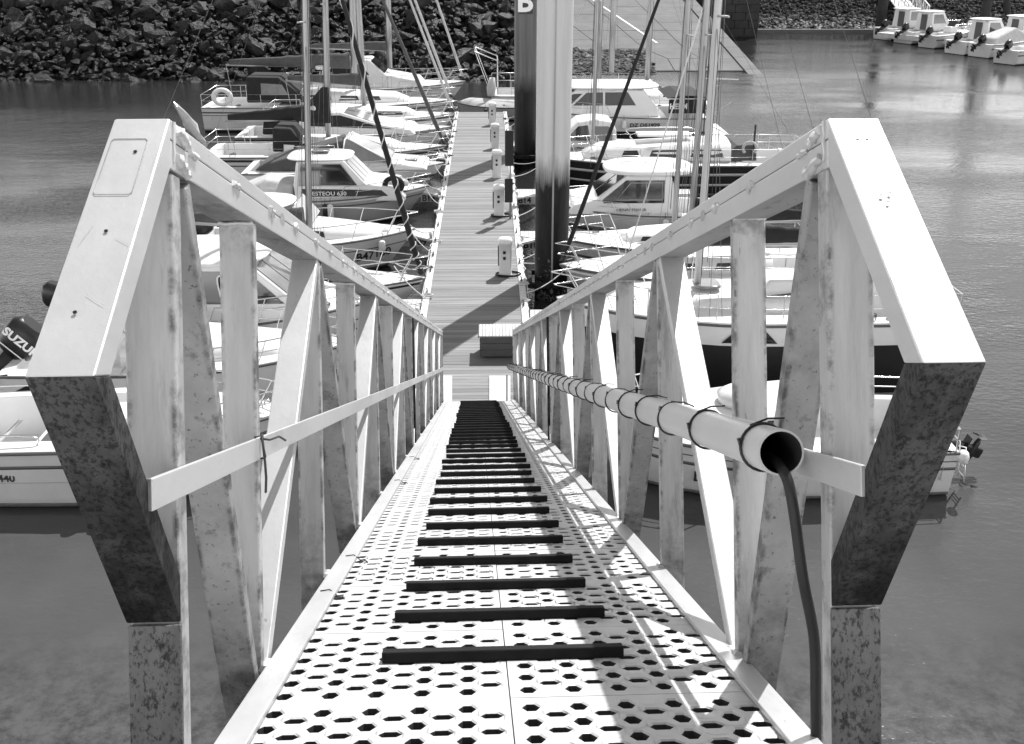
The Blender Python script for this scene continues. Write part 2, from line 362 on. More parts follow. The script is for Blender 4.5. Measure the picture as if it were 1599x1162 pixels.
RM = [rock_mesh(i) for i in range(12)]
for me in RM: me.materials.append(ROCK)
random.seed(11)
def rough(me, i):
    b = bmesh.new(); b.from_mesh(me); bmesh.ops.triangulate(b, faces=b.faces)
    bmesh.ops.subdivide_edges(b, edges=b.edges, cuts=2, use_grid_fill=True)
    for v in b.verts:
        n_ = mnoise.noise_vector(v.co*3.1+Vector((i*7, 0, 0))); v.co += n_*.045+mnoise.noise_vector(v.co*8+Vector((0, i*5, 0)))*.018
    m2 = bpy.data.meshes.new('rock'); b.to_mesh(m2); b.free(); m2.materials.append(ROCK); return m2
RMD = [rough(me, i) for i, me in enumerate(RM)]
spots = []
for row in range(19):
    d = row*.62 - .4                     # distance up the slope
    n = int(44/ .86)
    for k in range(n):
        x = -40 + k*.86 + random.uniform(-.35, .35) + (row % 2)*.43
        if x > 1.2: continue
        dd = d + random.uniform(-.25, .25)
        y = 62.4 + dd*math.cos(math.atan(SL)); z = dd*math.sin(math.atan(SL)) - .08
        sz = random.uniform(.6, 1.35) if random.random() < .78 else random.uniform(1.4, 2.3)
        if z < 1.2: sz *= .9
        spots.append((sz, x, y, z))
def in_view(x, y, z):
    return z < 8.15-.0594*y+.5 and x > -.505*y-.5
vis = sorted([s for s in spots if in_view(*s[1:])], key=lambda s: -s[0]); solo = vis[:298]
solos = set(solo)
rest = M()
for s in spots:
    sz, x, y, z = s
    me = random.choice(RM); rot = Matrix.Rotation(random.uniform(0, 6.28), 4, 'Z') @ Matrix.Rotation(random.uniform(-.6, .6), 4, 'X') @ Matrix.Rotation(random.uniform(-.6, .6), 4, 'Y')
    sv = (sz*random.uniform(.9, 1.2), sz, sz*random.uniform(.85, 1.15))
    mt = Matrix.Translation((x, y, z)) @ rot @ Matrix.Diagonal((*sv, 1))
    if s in solos:
        o = bpy.data.objects.new('rock', RMD[RM.index(me)]); COL.objects.link(o); o.parent = bank; o.matrix_world = mt; o.matrix_local = mt
    else:
        rest.add([mt @ v.co for v in me.vertices], [tuple(p.vertices) for p in me.polygons])
# small filler stones between
for k in range(2600):
    d = random.uniform(-.6, 11.5); x = random.uniform(-40, 1)
    me = random.choice(RM); sz = random.uniform(.28, .62)
    y = 62.2 + d*.838; z = d*.545+.1
    mt = Matrix.Translation((x, y, z)) @ Matrix.Rotation(random.uniform(0, 6.28), 4, 'Z') @ Matrix.Rotation(random.uniform(-1, 1), 4, 'X') @ Matrix.Diagonal((sz*1.2, sz, sz, 1))
    rest.add([mt @ v.co for v in me.vertices], [tuple(p.vertices) for p in me.polygons])
tag(rest.build('loose_rocks', ROCK, bank, fixn=False), kind='stuff')

# --- slipway (concrete ramp) with slabs, kerb and gravel patch
def ramp_pt(x, y): return (x, y, (y-66.2)*.146)
xr = lambda y: 14.5-(y-66.2)*.044
xl = lambda y: 5.2-(y-66.2)*.34 if y > 70.5 else 5.8
ys = [60, 66.2, 69, 71.5, 74, 76.5, 79, 81.5, 84, 87, 90, 94, 100, 110]
ramp = tag(M().add([ramp_pt(xl(60), 60), ramp_pt(xr(60), 60), ramp_pt(xr(110), 110), ramp_pt(-9, 110), ramp_pt(xl(75), 75)], [(0, 1, 2, 3, 4)]).build('slipway', CONC, fixn=False), 'pale concrete slipway running down into the water behind the marina', kind='structure')
for i in range(1, len(ys)-1):
    y0, y1 = ys[i], ys[i+1]
    if y0 > 96: break
    for j in range(4):
        f0, f1 = j/4, (j+1)/4
        q = M(); gsp = .025
        p = [ramp_pt(xl(y0)*(1-f0)+xr(y0)*f0+gsp, y0+gsp), ramp_pt(xl(y0)*(1-f1)+xr(y0)*f1-gsp, y0+gsp), ramp_pt(xl(y1)*(1-f1)+xr(y1)*f1-gsp, y1-gsp), ramp_pt(xl(y1)*(1-f0)+xr(y1)*f0+gsp, y1-gsp)]
        hh = .05+random.uniform(0, .015)
        q.prism(p, (0, 0, hh)); q.build('slab', [CONC], ramp)
q = M()
for i in range(len(ys)-1):
    y0, y1 = ys[i], ys[i+1]
    q.prism([ramp_pt(xr(y0)-.02, y0+.03), ramp_pt(xr(y0)+.85, y0+.03), ramp_pt(xr(y1)+.85, y1-.03), ramp_pt(xr(y1)-.02, y1-.03)], (0, 0, .16))
    q.prism([(xr(y0)+.4, y0, ramp_pt(0, y0)[2]-3), (xr(y0)+.86, y0, ramp_pt(0, y0)[2]-3), (xr(y1)+.86, y1, ramp_pt(0, y1)[2]-3), (xr(y1)+.4, y1, ramp_pt(0, y1)[2]-3)], (0, 0, 2.99))
q.build('kerb', CONC, ramp)
q = M()   # old timber beam lying along the ramp foot and painted line
a, b_ = at(893, 65, z=.72), at(1022, 68, z=.72)
tag(M().bar(a, b_, .25, .22).build('timber_beam', WOODB), 'dark timber beam lying across the slipway beside the gravel', 'beam')
q.prism([ramp_pt(9.8, 73), ramp_pt(9.95, 73), ramp_pt(5.6, 90), ramp_pt(5.45, 90)], (0, 0, .075))
q.build('painted_line', LETW, ramp)
q = M(); rnd = random.Random(5)
q.add([(1.0, 61.5, -.5), (9.0, 61.5, -.5), (8.6, 71.6, .82), (1.0, 71.6, .9)], [(0, 1, 2, 3)])
grav = tag(q.build('gravel_beach', CONC, fixn=False), 'small beach of gravel and stones between rocks and slipway', kind='structure')
q = M()
for k in range(1900):
    x, y = rnd.uniform(1, 8.8), rnd.uniform(64.5, 71.2); me = RM[k % 12]; sz = rnd.uniform(.12, .4) if k % 9 else rnd.uniform(.4, .7)
    z = -.5+(y-61.5)*.132
    mt = Matrix.Translation((x, y, z+.03)) @ Matrix.Rotation(rnd.uniform(0, 6.28), 4, 'Z') @ Matrix.Diagonal((sz*1.3, sz, sz*.8, 1))
    q.add([mt @ v.co for v in me.vertices], [tuple(p.vertices) for p in me.polygons])
tag(q.build('gravel', ROCKP, grav, fixn=False), kind='stuff')

# --- dark harbour wall right of the slipway
q = M(); q.box(15.6, 20.2, 88.5, 118, -2, 5.2)
wall = tag(q.build('harbour_wall', CONCD), 'dark stone harbour wall end standing right of the slipway', 'wall')
for r_ in range(7):
    for c_ in range(4):
        xx = 15.65+c_*1.15+(r_ % 2)*.3-.0; x1 = min(xx+1.1, 20.15)
        M().box(xx, x1, 88.38, 88.52, .1+r_*.62, .1+r_*.62+.57).build('stone', [CONCD], wall)
# --- far bank: rubble foot, paved revetment, road
q = M()
q.add([(14, 90, -2), (150, 90, -2), (150, 97.2, 2.3), (14, 97.2, 2.3)], [(0, 1, 2, 3)])
fb = tag(q.build('far_bank', CONCD, fixn=False), 'rubble covered bank across the water at the far right', kind='structure')
q = M(); rnd = random.Random(8)
for k in range(6500):
    x = rnd.uniform(16, 62); y = rnd.uniform(92.6, 97.3); z = -2+(y-90)*.597
    me = RM[k % 12]; sz = rnd.uniform(.2, .48)
    mt = Matrix.Translation((x, y, z+.05)) @ Matrix.Rotation(rnd.uniform(0, 6.28), 4, 'Z') @ Matrix.Rotation(rnd.uniform(-1, 1), 4, 'X') @ Matrix.Diagonal((sz*1.3, sz, sz, 1))
    q.add([mt @ v.co for v in me.vertices], [tuple(p.vertices) for p in me.polygons])
FARR = rock_mat('far_rubble', .03, .75, .7, .9, True)
tag(q.build('far_rubble_stones', FARR, fb, fixn=False), kind='stuff')
# concrete sill at the water's edge
tag(M().box(19, 60, 92.3, 92.9, -1, .28).build('bank_sill', CONC), 'low dark concrete sill along the foot of the far bank', kind='structure')
q = M()
for k in range(30):
    x0 = 14+k*2.0
    q2 = M(); q2.prism([(x0+.03, 97.25, 2.3), (x0+1.97, 97.25, 2.3), (x0+4.97, 103, 5.4), (x0+3.03, 103, 5.4)], (0, -.1, .18))
    q2.build('paving_panel', PAVE, fb)
tag(M().box(-80, 200, 103, 160, 3, 5.45).build('quay_road', CONC), 'paved quay top behind the far bank', kind='structure')

# --- quay under the photographer
q = M(); q.box(-6, 6, -8, 1.42, -6, 6.58)
tag(q.build('quay', CONCQ, bevel=.03), 'concrete quay edge the gangway hangs from', kind='structure')

# ================================================================== GANGWAY
gy = Vector((-59, 0, 0)).normalized()
d = Vector((-58.5, 1600*CP+26*SP, 26*CP-1600*SP)).normalized()
gx = Vector((d.y, -d.x, 0)).normalized()
gn = gx.cross(d).normalized()
gorg = Vector((0, 0, CAMZ)) + d*1.9*(1+ .0) - gn*.80
gw = thing('gangway', 'long sloping aluminium truss gangway with ribbed perforated deck and welded railings', 'gangway')
gw.matrix_world = Matrix(((gx.x, d.x, gn.x, gorg.x), (gx.y, d.y, gn.y, gorg.y), (gx.z, d.z, gn.z, gorg.z), (0, 0, 0, 1)))
GL = 16.05
XL0, XL1 = -.648, -.55; XR0, XR1 = .667, .762
def nz(n): return n+.80
def member(name, s0, n0, s1, n1, t_, x0, x1, m_, bev=.004):
    a, b = Vector((0, s0, nz(n0))), Vector((0, s1, nz(n1))); dd = (b-a).normalized(); pp = Vector((0, -dd.z, dd.y))
    xm = (x0+x1)/2
    q = M().obox(((a+b)/2)+Vector((xm, 0, 0)), ((x1-x0)/2, 0, 0), (b-a)/2, pp*t_/2)
    return q.build(name, m_, gw, bevel=bev)
marks = M(); bead = M(); rb = random.Random(3)
def weld(p, q_, r=.006, lumps=None):
    p, q_ = Vector(p), Vector(q_); n = max(3, int((q_-p).length/.008))
    pts = [p.lerp(q_, i/n)+Vector((rb.uniform(-1, 1), rb.uniform(-1, 1), rb.uniform(-1, 1)))*r*.3 for i in range(n+1)]
    bead.tube(pts, [r*rb.uniform(.7, 1.4) for _ in pts], 5)
nodes_v = [.745]+[.745+1.09*k for k in range(1, 15)]
for side, (x0, x1) in enumerate(((XL0, XL1), (XR0, XR1))):
    xi = x1 if side == 0 else x0; sg = 1 if side == 0 else -1; dn = .004 if side == 0 else -.004
    # top chord: two welded tubes with a seam between
    for nm, na, nb, e in (('handrail', .3997, .437, 0), ('top_chord', .345, .3985, .001)):
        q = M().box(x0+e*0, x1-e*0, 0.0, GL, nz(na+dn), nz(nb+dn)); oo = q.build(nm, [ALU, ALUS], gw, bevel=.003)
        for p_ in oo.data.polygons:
            if p_.normal.z < -.5: p_.material_index = 1  # undersides get the stained metal, its darker tone also painting their shade
    s = .12
    while s < GL-.2:
        weld((xi+sg*.001, s, nz(.3995+dn)), (xi+sg*.001, s+rb.uniform(.04, .09), nz(.3995+dn)), .0065)
        if rb.random() < .5: weld((xi+sg*.001, s+.02, nz(.408+dn)), (xi+sg*.001, s+.05, nz(.386+dn)), .0075)
        c_ = (xi+sg*.0006, s+.2, nz(.398+dn)); rr_ = rb.uniform(.016, .026)
        if rb.random() < .55: marks.add([(c_[0], c_[1]+rr_*1.5*math.cos(k*.6283), c_[2]+rr_*.8*math.sin(k*.6283)) for k in range(10)], [tuple(range(10))])
        s += rb.uniform(.32, .42)
    weld((xi+sg*.001, .035, nz(.425+dn)), (xi+sg*.001, .10, nz(.41+dn)), .010); weld((xi+sg*.001, .035, nz(.372+dn)), (xi+sg*.001, .11, nz(.35+dn)), .011)
    weld((xi+sg*.001, .02, nz(.435+dn)), (xi+sg*.001, .02, nz(.36+dn)), .004)
    # end posts
    member('post', .045, .345, .045, -1.75, .055, x0+.003, x1-.003, ALUP)
    member('post_foot', .012, -.49, .012, -1.75, .012, x0+.001, x1-.001, ALUM, .002)
    # bent end guard
    K = (-.40, -.022)
    def gbar(nm, a, b, m_):
        q = M(); return q
    # upper bar and lower bar as one mitred loop each
    t = .052
    top = (.0, .437+dn); bot = (.018, -.485)
    def bar2(nm, P, Q, mP, mQ, m_):
        # P,Q outer edge points in (s,n); mP,mQ inner edge points
        q = M(); ring = []
        for (s_, n_) in (P, Q, mQ, mP):
            ring.append(Vector((x0-.001, s_, nz(n_))))
        q.prism(ring, (x1-x0+.002, 0, 0)); return q.build(nm, m_, gw, bevel=.0025, seg=2)
    KI = (K[0]+.068, K[1])
    bar2('guard_upper_bar', (top[0], top[1]), K, (top[0], top[1]-.088), KI, ALU)
    bar2('guard_lower_bar', K, (bot[0]-.012, bot[1]-.0), KI, (bot[0]-.012, bot[1]+.088), ALUD)
    # verticals and diagonals
    prev = .09
    for i, s in enumerate(nodes_v):
        if s > GL-.1: break
        member('upright', s, .345, s, -.93, .042, x0+.006, x1-.006, ALUP)
        weld((x0+.006, s-.022, nz(.343)), (x1-.006, s-.022, nz(.343)), .006)
        if i % 2 == 0: member('diagonal', prev+.035, .34, s-.03, -.90, .04, x0+.004, x1-.004, ALUQ)  # down-facing diagonals: stains plus their underside shade put into a darker metal
        else:
            member('diagonal', prev+.04, -.83, s-.045, .34, .04, x0+.004, x1-.004, ALU)
        weld((xi, s-.03, nz(-.79)), (xi, s+.04, nz(-.79)), .01)
        prev = s
    member('end_upright', GL-.03, .345, GL-.03, -.93, .05, x0+.003, x1-.003, ALUP)
    # bolted splice plates half way
    for s_ in (7.45, 7.52):
        q = M().box(x0-.002, x1+.002, s_, s_+.03, nz(-.9), nz(.344)); q.build('splice_plate', ALUD, gw, bevel=.003)
    for n_ in (-.62, -.35, -.02, .22):
        M().tube([((x0+x1)/2, 7.41, nz(n_)), ((x0+x1)/2, 7.45, nz(n_))], .02, 8).build('bolt', STEEL, gw)
    
    # mid rail (flat bar)
    xa, xb = (xi, xi+.009) if side == 0 else (xi-.009, xi)
    q = M().box(xa, xb, -.17, GL, nz(-.253), nz(-.198)); q.build('mid_rail', ALU, gw, bevel=.002)
    q = M().box(min(x0, xa)+.02, max(x1, xb)-.001, -.17, -.155, nz(-.253), nz(-.198)); q.build('mid_rail_end', ALUS, gw, bevel=.002)
    # deck edge angle
    sx0, sx1 = ((-.546, -.478) if side == 0 else (.622, .684))
    q = M().box(sx0, sx1, -.25, GL, nz(-.800), nz(-.785)); q.build('deck_edge', ALU, gw, bevel=.003)
    q = M().box(sx0+.005 if side == 0 else sx0+.02, sx1-.02 if side == 0 else sx1-.005, -.25, GL, nz(-1.0), nz(-.803)); q.build('side_beam', ALUP, gw)
# guard mounting holes (dark) and rating plate outline on left guard
def on_guard(x, f, r, side=0, m_=BLACK):
    top = Vector((x, 0, nz(.441))); kn = Vector((x, -.40, nz(-.018)))
    p = top.lerp(kn, f); nn = Vector((0, -(.441+.018), .40)).normalized(); nn = Vector((0, -.459, .40)).normalized()
    a = Vector((1, 0, 0)); dd = (kn-top).normalized()
    ring = [p+nn*.0005+(a*math.cos(k*math.pi/6)+dd*math.sin(k*math.pi/6))*r for k in range(12)]
    return M().prism(ring, nn*.0015)
for (x, f, side) in ((-.592, .16, 0), (-.598, .50, 0), (-.605, .80, 0), (.71, .10, 1), (.728, .10, 1), (.706, .38, 1), (.722, .37, 1), (.713, .41, 1)):
    on_guard(x, f, .0032).build('screw_hole', BLACK, gw)
tag(marks.build('grinding_marks', mat('ground_alloy', .36, .5, .2, var=.3, scale=20, spots=[(30, .5, .2, .6)]), gw, fixn=False), kind='stuff')
tp = Vector((0, 0, nz(.441))); kp = Vector((0, -.40, nz(-.018))); on_ = Vector((0, -.459, .40)).normalized()*.0008
ol = [(tp.lerp(kp, f)+Vector((x_, 0, 0))+on_) for x_, f in ((-.636, .10), (-.58, .10), (-.576, .11), (-.576, .34), (-.58, .35), (-.636, .35), (-.64, .34), (-.64, .11))]
M().tube(ol, .0009, 4, closed=True).build('rating_plate_outline', ALUS, gw)
sc_ = random.Random(17); q = M()
for side_, xs in ((0, (-.645, -.555)), (1, (.67, .757))):
    for k in range(4):
        x_, f_ = sc_.uniform(*xs), sc_.uniform(.05, .9); pts = []; dx_, df_ = sc_.uniform(-.012, .012), sc_.uniform(.02, .09)
        for j in range(7):
            xx_ = min(max(x_+dx_*j/2+sc_.uniform(-.0006, .0006), xs[0]), xs[1]); pts.append(tp.lerp(kp, min(f_+df_*j/6, .97))+Vector((xx_, 0, 0))+on_*.3)
        q.tube(pts, .00035, 3)
tag(q.build('scratches', mat('scratched_alloy', .40, .5, .2), gw, fixn=False), kind='stuff')
bead.build('weld_beads', ALU, gw, fixn=False); bpy.data.objects['weld_beads']['kind'] = 'stuff'

# perforated deck panels
def hexpts(w_, l_, k):
    return [(-w_/2, 0), (-w_/2+w_*k, l_/2), (w_/2-w_*k, l_/2), (w_/2, 0), (w_/2-w_*k, -l_/2), (-w_/2+w_*k, -l_/2)]
def deck_panel():
    q = M(); cw, cl, cols, rows = .0545, .096, 10, 6
    W = cw*cols; L_ = cl*rows; bx = .0165; by = .012
    def cell(cx, cy, kind):
        h = hexpts(.042, .049, .30) if kind == 0 else hexpts(.054, .035, .26)
        o = [(-cw/2, 0), (-cw/2, cl/2), (cw/2, cl/2), (cw/2, 0), (cw/2, -cl/2), (-cw/2, -cl/2)]
        h1 = [(x*1.20, y*1.25) for x, y in h]
        rings = [[(cx+x, cy+y, 0) for x, y in o], [(cx+x, cy+y, .0) for x, y in h1], [(cx+x*1.02, cy+y*1.02, -.0035) for x, y in h], [(cx+x, cy+y, -.03) for x, y in h]]
        vs = [p for r_ in rings for p in r_]; fs = []
        for a in range(3):
            for j in range(6): fs.append((a*6+j, a*6+(j+1) % 6, (a+1)*6+(j+1) % 6, (a+1)*6+j))
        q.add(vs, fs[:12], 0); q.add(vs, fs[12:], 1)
    for c in range(cols):
        x = -W/2+cw*(c+.5)
        if c % 2 == 0:
            for r_ in range(rows): cell(x, -L_/2+cl*(r_+.5), 0)
        else:
            for r_ in range(rows-1): cell(x, -L_/2+cl*(r_+1), 1)
            for e in (-1, 1):
                y0, y1 = sorted((e*L_/2, e*(L_/2-cl/2))); q.add([(x-cw/2, y0, 0), (x+cw/2, y0, 0), (x+cw/2, y1, 0), (x-cw/2, y1, 0)], [(0, 1, 2, 3)])
    # rim with turned-down edge
    a, b = W/2, L_/2; A, B = a+bx, b+by
    o = [(-A, -B, 0), (A, -B, 0), (A, B, 0), (-A, B, 0)]; i_ = [(-a, -b, 0), (a, -b, 0), (a, b, 0), (-a, b, 0)]; dn = [(x, y, -.035) for x, y, z in o]
    q.add(i_+o+dn, [(0, 1, 5, 4), (1, 2, 6, 5), (2, 3, 7, 6), (3, 0, 4, 7), (4, 5, 9, 8), (5, 6, 10, 9), (6, 7, 11, 10), (7, 4, 8, 11)])
    # pressed anti-slip ovals
    for c in range(cols):
        x = -W/2+cw*(c+.5)
        for r_ in range(rows if c % 2 else rows-1):
            y = -L_/2+cl*(r_+.5 if c % 2 else r_+1)
            n = 10; wv, lv = .021, (.0105 if c % 2 == 0 else .013)
            o1 = [(x+wv*math.cos(2*math.pi*k/n), y+lv*math.sin(2*math.pi*k/n), .0004) for k in range(n)]
            o2 = [(x+(px-x)*.8, y+(py-y)*.75, .0008) for px, py, _ in o1]
            q.add(o1+o2, [(k, (k+1) % n, n+(k+1) % n, n+k) for k in range(n)]+[tuple(range(n, 2*n))])
    return q, W/2+bx, L_/2+by
q, PW, PLn = deck_panel()
# slight rounding via no bevel: edges catch light through chamfer ring
pm = q.mesh('deck_panel', [PANEL, mat('hole_shade', .035, .8)])  # hole walls darkened: shade inside the holes is put into the colour
XC = .0705
k = 0; s = -.12
while s < GL:
    for sx in (-1, 1):
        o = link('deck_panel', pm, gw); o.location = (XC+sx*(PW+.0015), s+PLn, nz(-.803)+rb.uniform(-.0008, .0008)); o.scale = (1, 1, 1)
    s += PLn*2+.003
# cross beams under the deck
s = .1
while s < GL:
    M().box(-.50, .64, s, s+.05, nz(-.98), nz(-.845)).build('cross_beam', ALUP, gw); s += 1.09
# rungs
rr = random.Random(21)
for k in range(37):
    s = .79+k*.412
    if s > GL-.1: break
    a, b = -.245+rr.uniform(-.014, .012), .375+rr.uniform(-.012, .014)
    me = M().obox(((a+b)/2, s+rr.uniform(-.006, .006), nz(-.803)+.016), ((b-a)/2, rr.uniform(-.002, .002), 0), (0, .019, 0), (0, 0, .015)).build('tread_bar', RUNG, gw, bevel=.004)
# floor cable ties lying on deck edge
q = M()
for s_, xx in ((1.55, -.5), (2.15, -.49), (4.6, -.49), (6.1, -.49)):
    q.tube([(xx-.03, s_, nz(-.783)), (xx, s_+.01, nz(-.781)), (xx+.03, s_-.02, nz(-.797)), (xx+.05, s_-.015, nz(-.795))], .0022, 5)
    for _ in range(3): q.tube([(xx+.03+rr.uniform(-.02, .02), s_-.04+rr.uniform(-.03, .03), nz(-.799)) , (xx+.045, s_-.03, nz(-.792)), (xx+.05+rr.uniform(-.02, .02), s_-.05, nz(-.8))], .0022, 5)
tag(q.build('string_ties', ROPED, gw), kind='stuff')
# rope scrap knotted on the left mid rail
q = M(); x = -.538
pts = [(x, .70, nz(-.19)), (x+.004, .69, nz(-.22)), (x+.012, .67, nz(-.26)), (x+.01, .69, nz(-.30)), (x+.002, .72, nz(-.34))]
q.tube(pts, .0035, 5); q.tube([(x, .68, nz(-.20)), (x+.02, .70, nz(-.205)), (x+.035, .74, nz(-.20)), (x+.04, .80, nz(-.215))], .003, 5); q.tube([(x, .68, nz(-.25)), (x+.015, .66, nz(-.245)), (x+.01, .64, nz(-.19)), (x-.01, .66, nz(-.195))], .003, 5)
q.build('tied_cord', ROPED, gw)

# conduit pipe with ties (hangs on the railing: a thing of its own) and the hose
pipe = thing('conduit_pipe', 'pale plastic pipe tied along the right gangway railing with black cable ties', 'pipe'); pipe.matrix_world = gw.matrix_world.copy()
px, pz, pr = .602, nz(-.2015), .0465
q = M(); n = 28; S = [.10+i*(GL-.2)/60 for i in range(61)]; rp = random.Random(4)
def prings(r): return [[Vector((px+r*math.cos(2*math.pi*k/n), s_, pz+math.sin(s_*.7)*.003+r*math.sin(2*math.pi*k/n))) for k in range(n)] for s_ in S]
ro, ri = prings(pr), prings(pr-.0045)
q.loft(ro, 0, True, True, False); q.loft(ri, 1, True, True, False); q.loft([ro[0], ri[0]], 0, False, True, False)
q.build('pipe_body', [PVC, PVCIN], pipe, fixn=False)
tie = M()
tie.tube([(math.cos(a_)*(pr+.002)*1.03, -.02*math.sin(a_*.5)**2, math.sin(a_)*(pr+.002)*1.03) for a_ in [2*math.pi*k/24 for k in range(24)]], .0033, 5, closed=True)
tie.obox((-pr*.85, -.004, pr*.55), (.006, 0, 0), (0, .008, 0), (0, 0, .007))
tie.tube([(-pr*.85, -.004, pr*.55), (-pr*1.0, -.012, pr*.7), (-pr*1.1, -.035, pr*.45)], .0022, 4)
tie.tube([(-.01, -.0, pr+.004), (.03, .004, pr+.006), (.065, .006, pr-.004)], .003, 4)
tm = tie.mesh('cable_tie', BLACK)
for k, s_ in enumerate([.235, .745]+[1.215+.418*i for i in range(36)]):
    if s_ > GL-.2: break
    o = link('cable_tie', tm, pipe); o.location = (px, s_, pz); o.rotation_euler = (rp.uniform(-.06, .06), rp.uniform(-.35, .25), rp.uniform(-.12, .12))
hose = M(); rg = gw.matrix_world
hp_ = [(.612, .34, nz(-.232)), (.608, .20, nz(-.222)), (.605, .115, nz(-.232)), (.612, .085, nz(-.262)), (.622, .08, nz(-.33)), (.640, .09, nz(-.45)), (.655, .10, nz(-.60)), (.659, .115, nz(-.75)), (.697, .13, nz(-.92)), (.71, .2, nz(-1.15))]
hp_[8] = (.686, .16, nz(-.90)); hp_[7] = (.683, .15, nz(-.72)); hp_[6] = (.674, .13, nz(-.58))
def smooth(pts, n=6):
    P = [Vector(p) for p in pts]; out = []
    for i in range(len(P)-1):
        a, b, c, d_ = P[max(i-1, 0)], P[i], P[i+1], P[min(i+2, len(P)-1)]
        for j in range(n):
            t_ = j/n; out.append(.5*((2*b)+(-a+c)*t_+(2*a-5*b+4*c-d_)*t_*t_+(-a+3*b-3*c+d_)*t_**3))
    out.append(P[-1]); return out
hose.tube(smooth(hp_), .0112, 12)
ho = hose.build('black_hose', RUBB, fixn=False); ho.matrix_world = gw.matrix_world.copy()
tag(ho, 'thick black rubber hose hanging down out of the pale pipe mouth', 'hose')

# ================================================================== PONTOON
PZ = .55
def pontx(y): return -.71-YAW*(y-16.2)     # centre line
PWD = 2.02
pont = thing('pontoon', 'long floating walkway of grey deck boards with pale edge beams between the boats', 'pontoon', (pontx(13), 13, 0), YAW)
LEN = 34.3
q = M(); rd = random.Random(2); y = 0
while y < LEN:
    q.box(-PWD/2+rd.uniform(-.004, .004), PWD/2+rd.uniform(-.004, .004), y, y+.134, PZ-.03, PZ+rd.uniform(-.002, .002)); y += .142
tag(q.build('deck_boards', WOOD, pont, fixn=False), kind='stuff')
for sx in (-1, 1):
    x0, x1 = sorted((sx*(PWD/2+.005), sx*(PWD/2+.155)))
    M().box(x0, x1, 0, LEN, PZ-.28, PZ+.035).build('edge_beam', EDGE, pont, bevel=.015)
    x0, x1 = sorted((sx*(PWD/2+.158), sx*(PWD/2+.19)))
    M().box(x0, x1, 0, LEN, PZ-.18, PZ-.05).build('rub_strake', RUBB, pont)
q = M(); y = .5
while y < LEN-2: q.box(-PWD/2+.05, PWD/2-.05, y, y+2.0, -.3, PZ-.1); y += 2.7
q.build('float', CONCQ, pont)
cl = M()
cl.tube([(-.02, -.13, .075), (0, -.07, .09), (0, .07, .09), (-.02, .13, .075)], .013, 6); cl.tube([(0, -.05, 0), (0, -.05, .085)], .014, 6); cl.tube([(0, .05, 0), (0, .05, .085)], .014, 6)
clm = cl.mesh('cleat', BLACK)
# rope clutter along the edges (real turns of rope)
def coil(cx, cy, cz, r, n, rnd, rr_=.010):
    pts = []
    for i in range(n*10):
        a_ = i*2*math.pi/10; rad = r*rnd.uniform(.75, 1.1)
        pts.append((cx+rad*math.cos(a_)+rnd.uniform(-.015, .015), cy+rad*.8*math.sin(a_), cz+.012+i*.0012+rnd.uniform(0, .01)))
    return M().tube(pts, rr_, 5)
rc = random.Random(6)
ORD = 'first second third fourth fifth sixth seventh eighth ninth tenth eleventh twelfth thirteenth fourteenth fifteenth sixteenth seventeenth eighteenth nineteenth twentieth twenty-first twenty-second twenty-third twenty-fourth twenty-fifth'.split()
for sx in (-1, 1):
    y = 3.0
    while y < LEN-.4:
        o = link('cleat', clm, pont); o.location = (sx*(PWD/2+.07), y, PZ+.035); o.rotation_euler = (0, 0, rc.uniform(-.1, .1))
        if rc.random() < .75:
            co = coil(sx*(PWD/2+.08)+rc.uniform(-.05, .05), y+rc.uniform(-.25, .25), PZ+.035, rc.uniform(.07, .13), rc.randint(2, 4), rc)
            tag(co.build('rope_coil', ROPEW if rc.random() < .75 else ROPED, fixn=False), None, None)
            ob = bpy.context.scene.objects[-1] if False else COL.objects[-1]
            ob.matrix_world = Matrix.Translation((pontx(13), 13, 0)) @ Matrix.Rotation(YAW, 4, 'Z')
            nco = globals().get('nco', 0)+1 if sx == globals().get('lastsx', sx) else 1; lastsx = sx
            tag(ob, 'coil of mooring rope, %s from the gangway along the %s pontoon edge' % (ORD[nco-1], 'left' if sx < 0 else 'right'), 'rope', 'coils of rope along the pontoon edges')
        # line running along the edge
        y += rc.uniform(1.1, 1.7)
for sx in (-1, 1):
    pts = []; y = 5.0
    while y < LEN-1: pts.append((sx*(PWD/2+.17)+rc.uniform(-.03, .03), y, PZ-.02+rc.uniform(-.05, .05))); y += .22
    ob = M().tube(pts, .014, 5).build('edge_rope', ROPEW, fixn=False); ob.matrix_world = Matrix.Translation((pontx(13), 13, 0)) @ Matrix.Rotation(YAW, 4, 'Z')
    tag(ob, 'white rope strung along the %s edge of the pontoon' % ('left' if sx < 0 else 'right'), 'rope')
# landing plates
LP = ((692, 706), (764, 797))
for i, (u0, u1) in enumerate(LP):
    a = at(u0, 630, z=PZ+.012); b = at(u1, 630, z=PZ+.012); c = at(u1, 588, z=PZ+.012); e = at(u0, 588, z=PZ+.012)
    q = M().prism([a, b, c, e], (0, 0, .02)); ob = q.build('landing_plate', PANEL)
    tag(ob, ('narrow' if i == 0 else 'wide')+' pale plate on the pontoon at the %s foot of the gangway' % ('left' if i == 0 else 'right'), 'plate')
    if i == 1:
        M().bar(a.lerp(b, .84)+Vector((0, 0, .025)), e.lerp(c, .84)+Vector((0, 0, .025)), .02, .015).build('plate_rib', ALUD, ob)
# handled by gangway end: rollers
q = M(); q.tube([(-.5, GL-.1, nz(-1.02)), (.62, GL-.1, nz(-1.02))], .07, 12); q.build('roller', RUBB, gw)

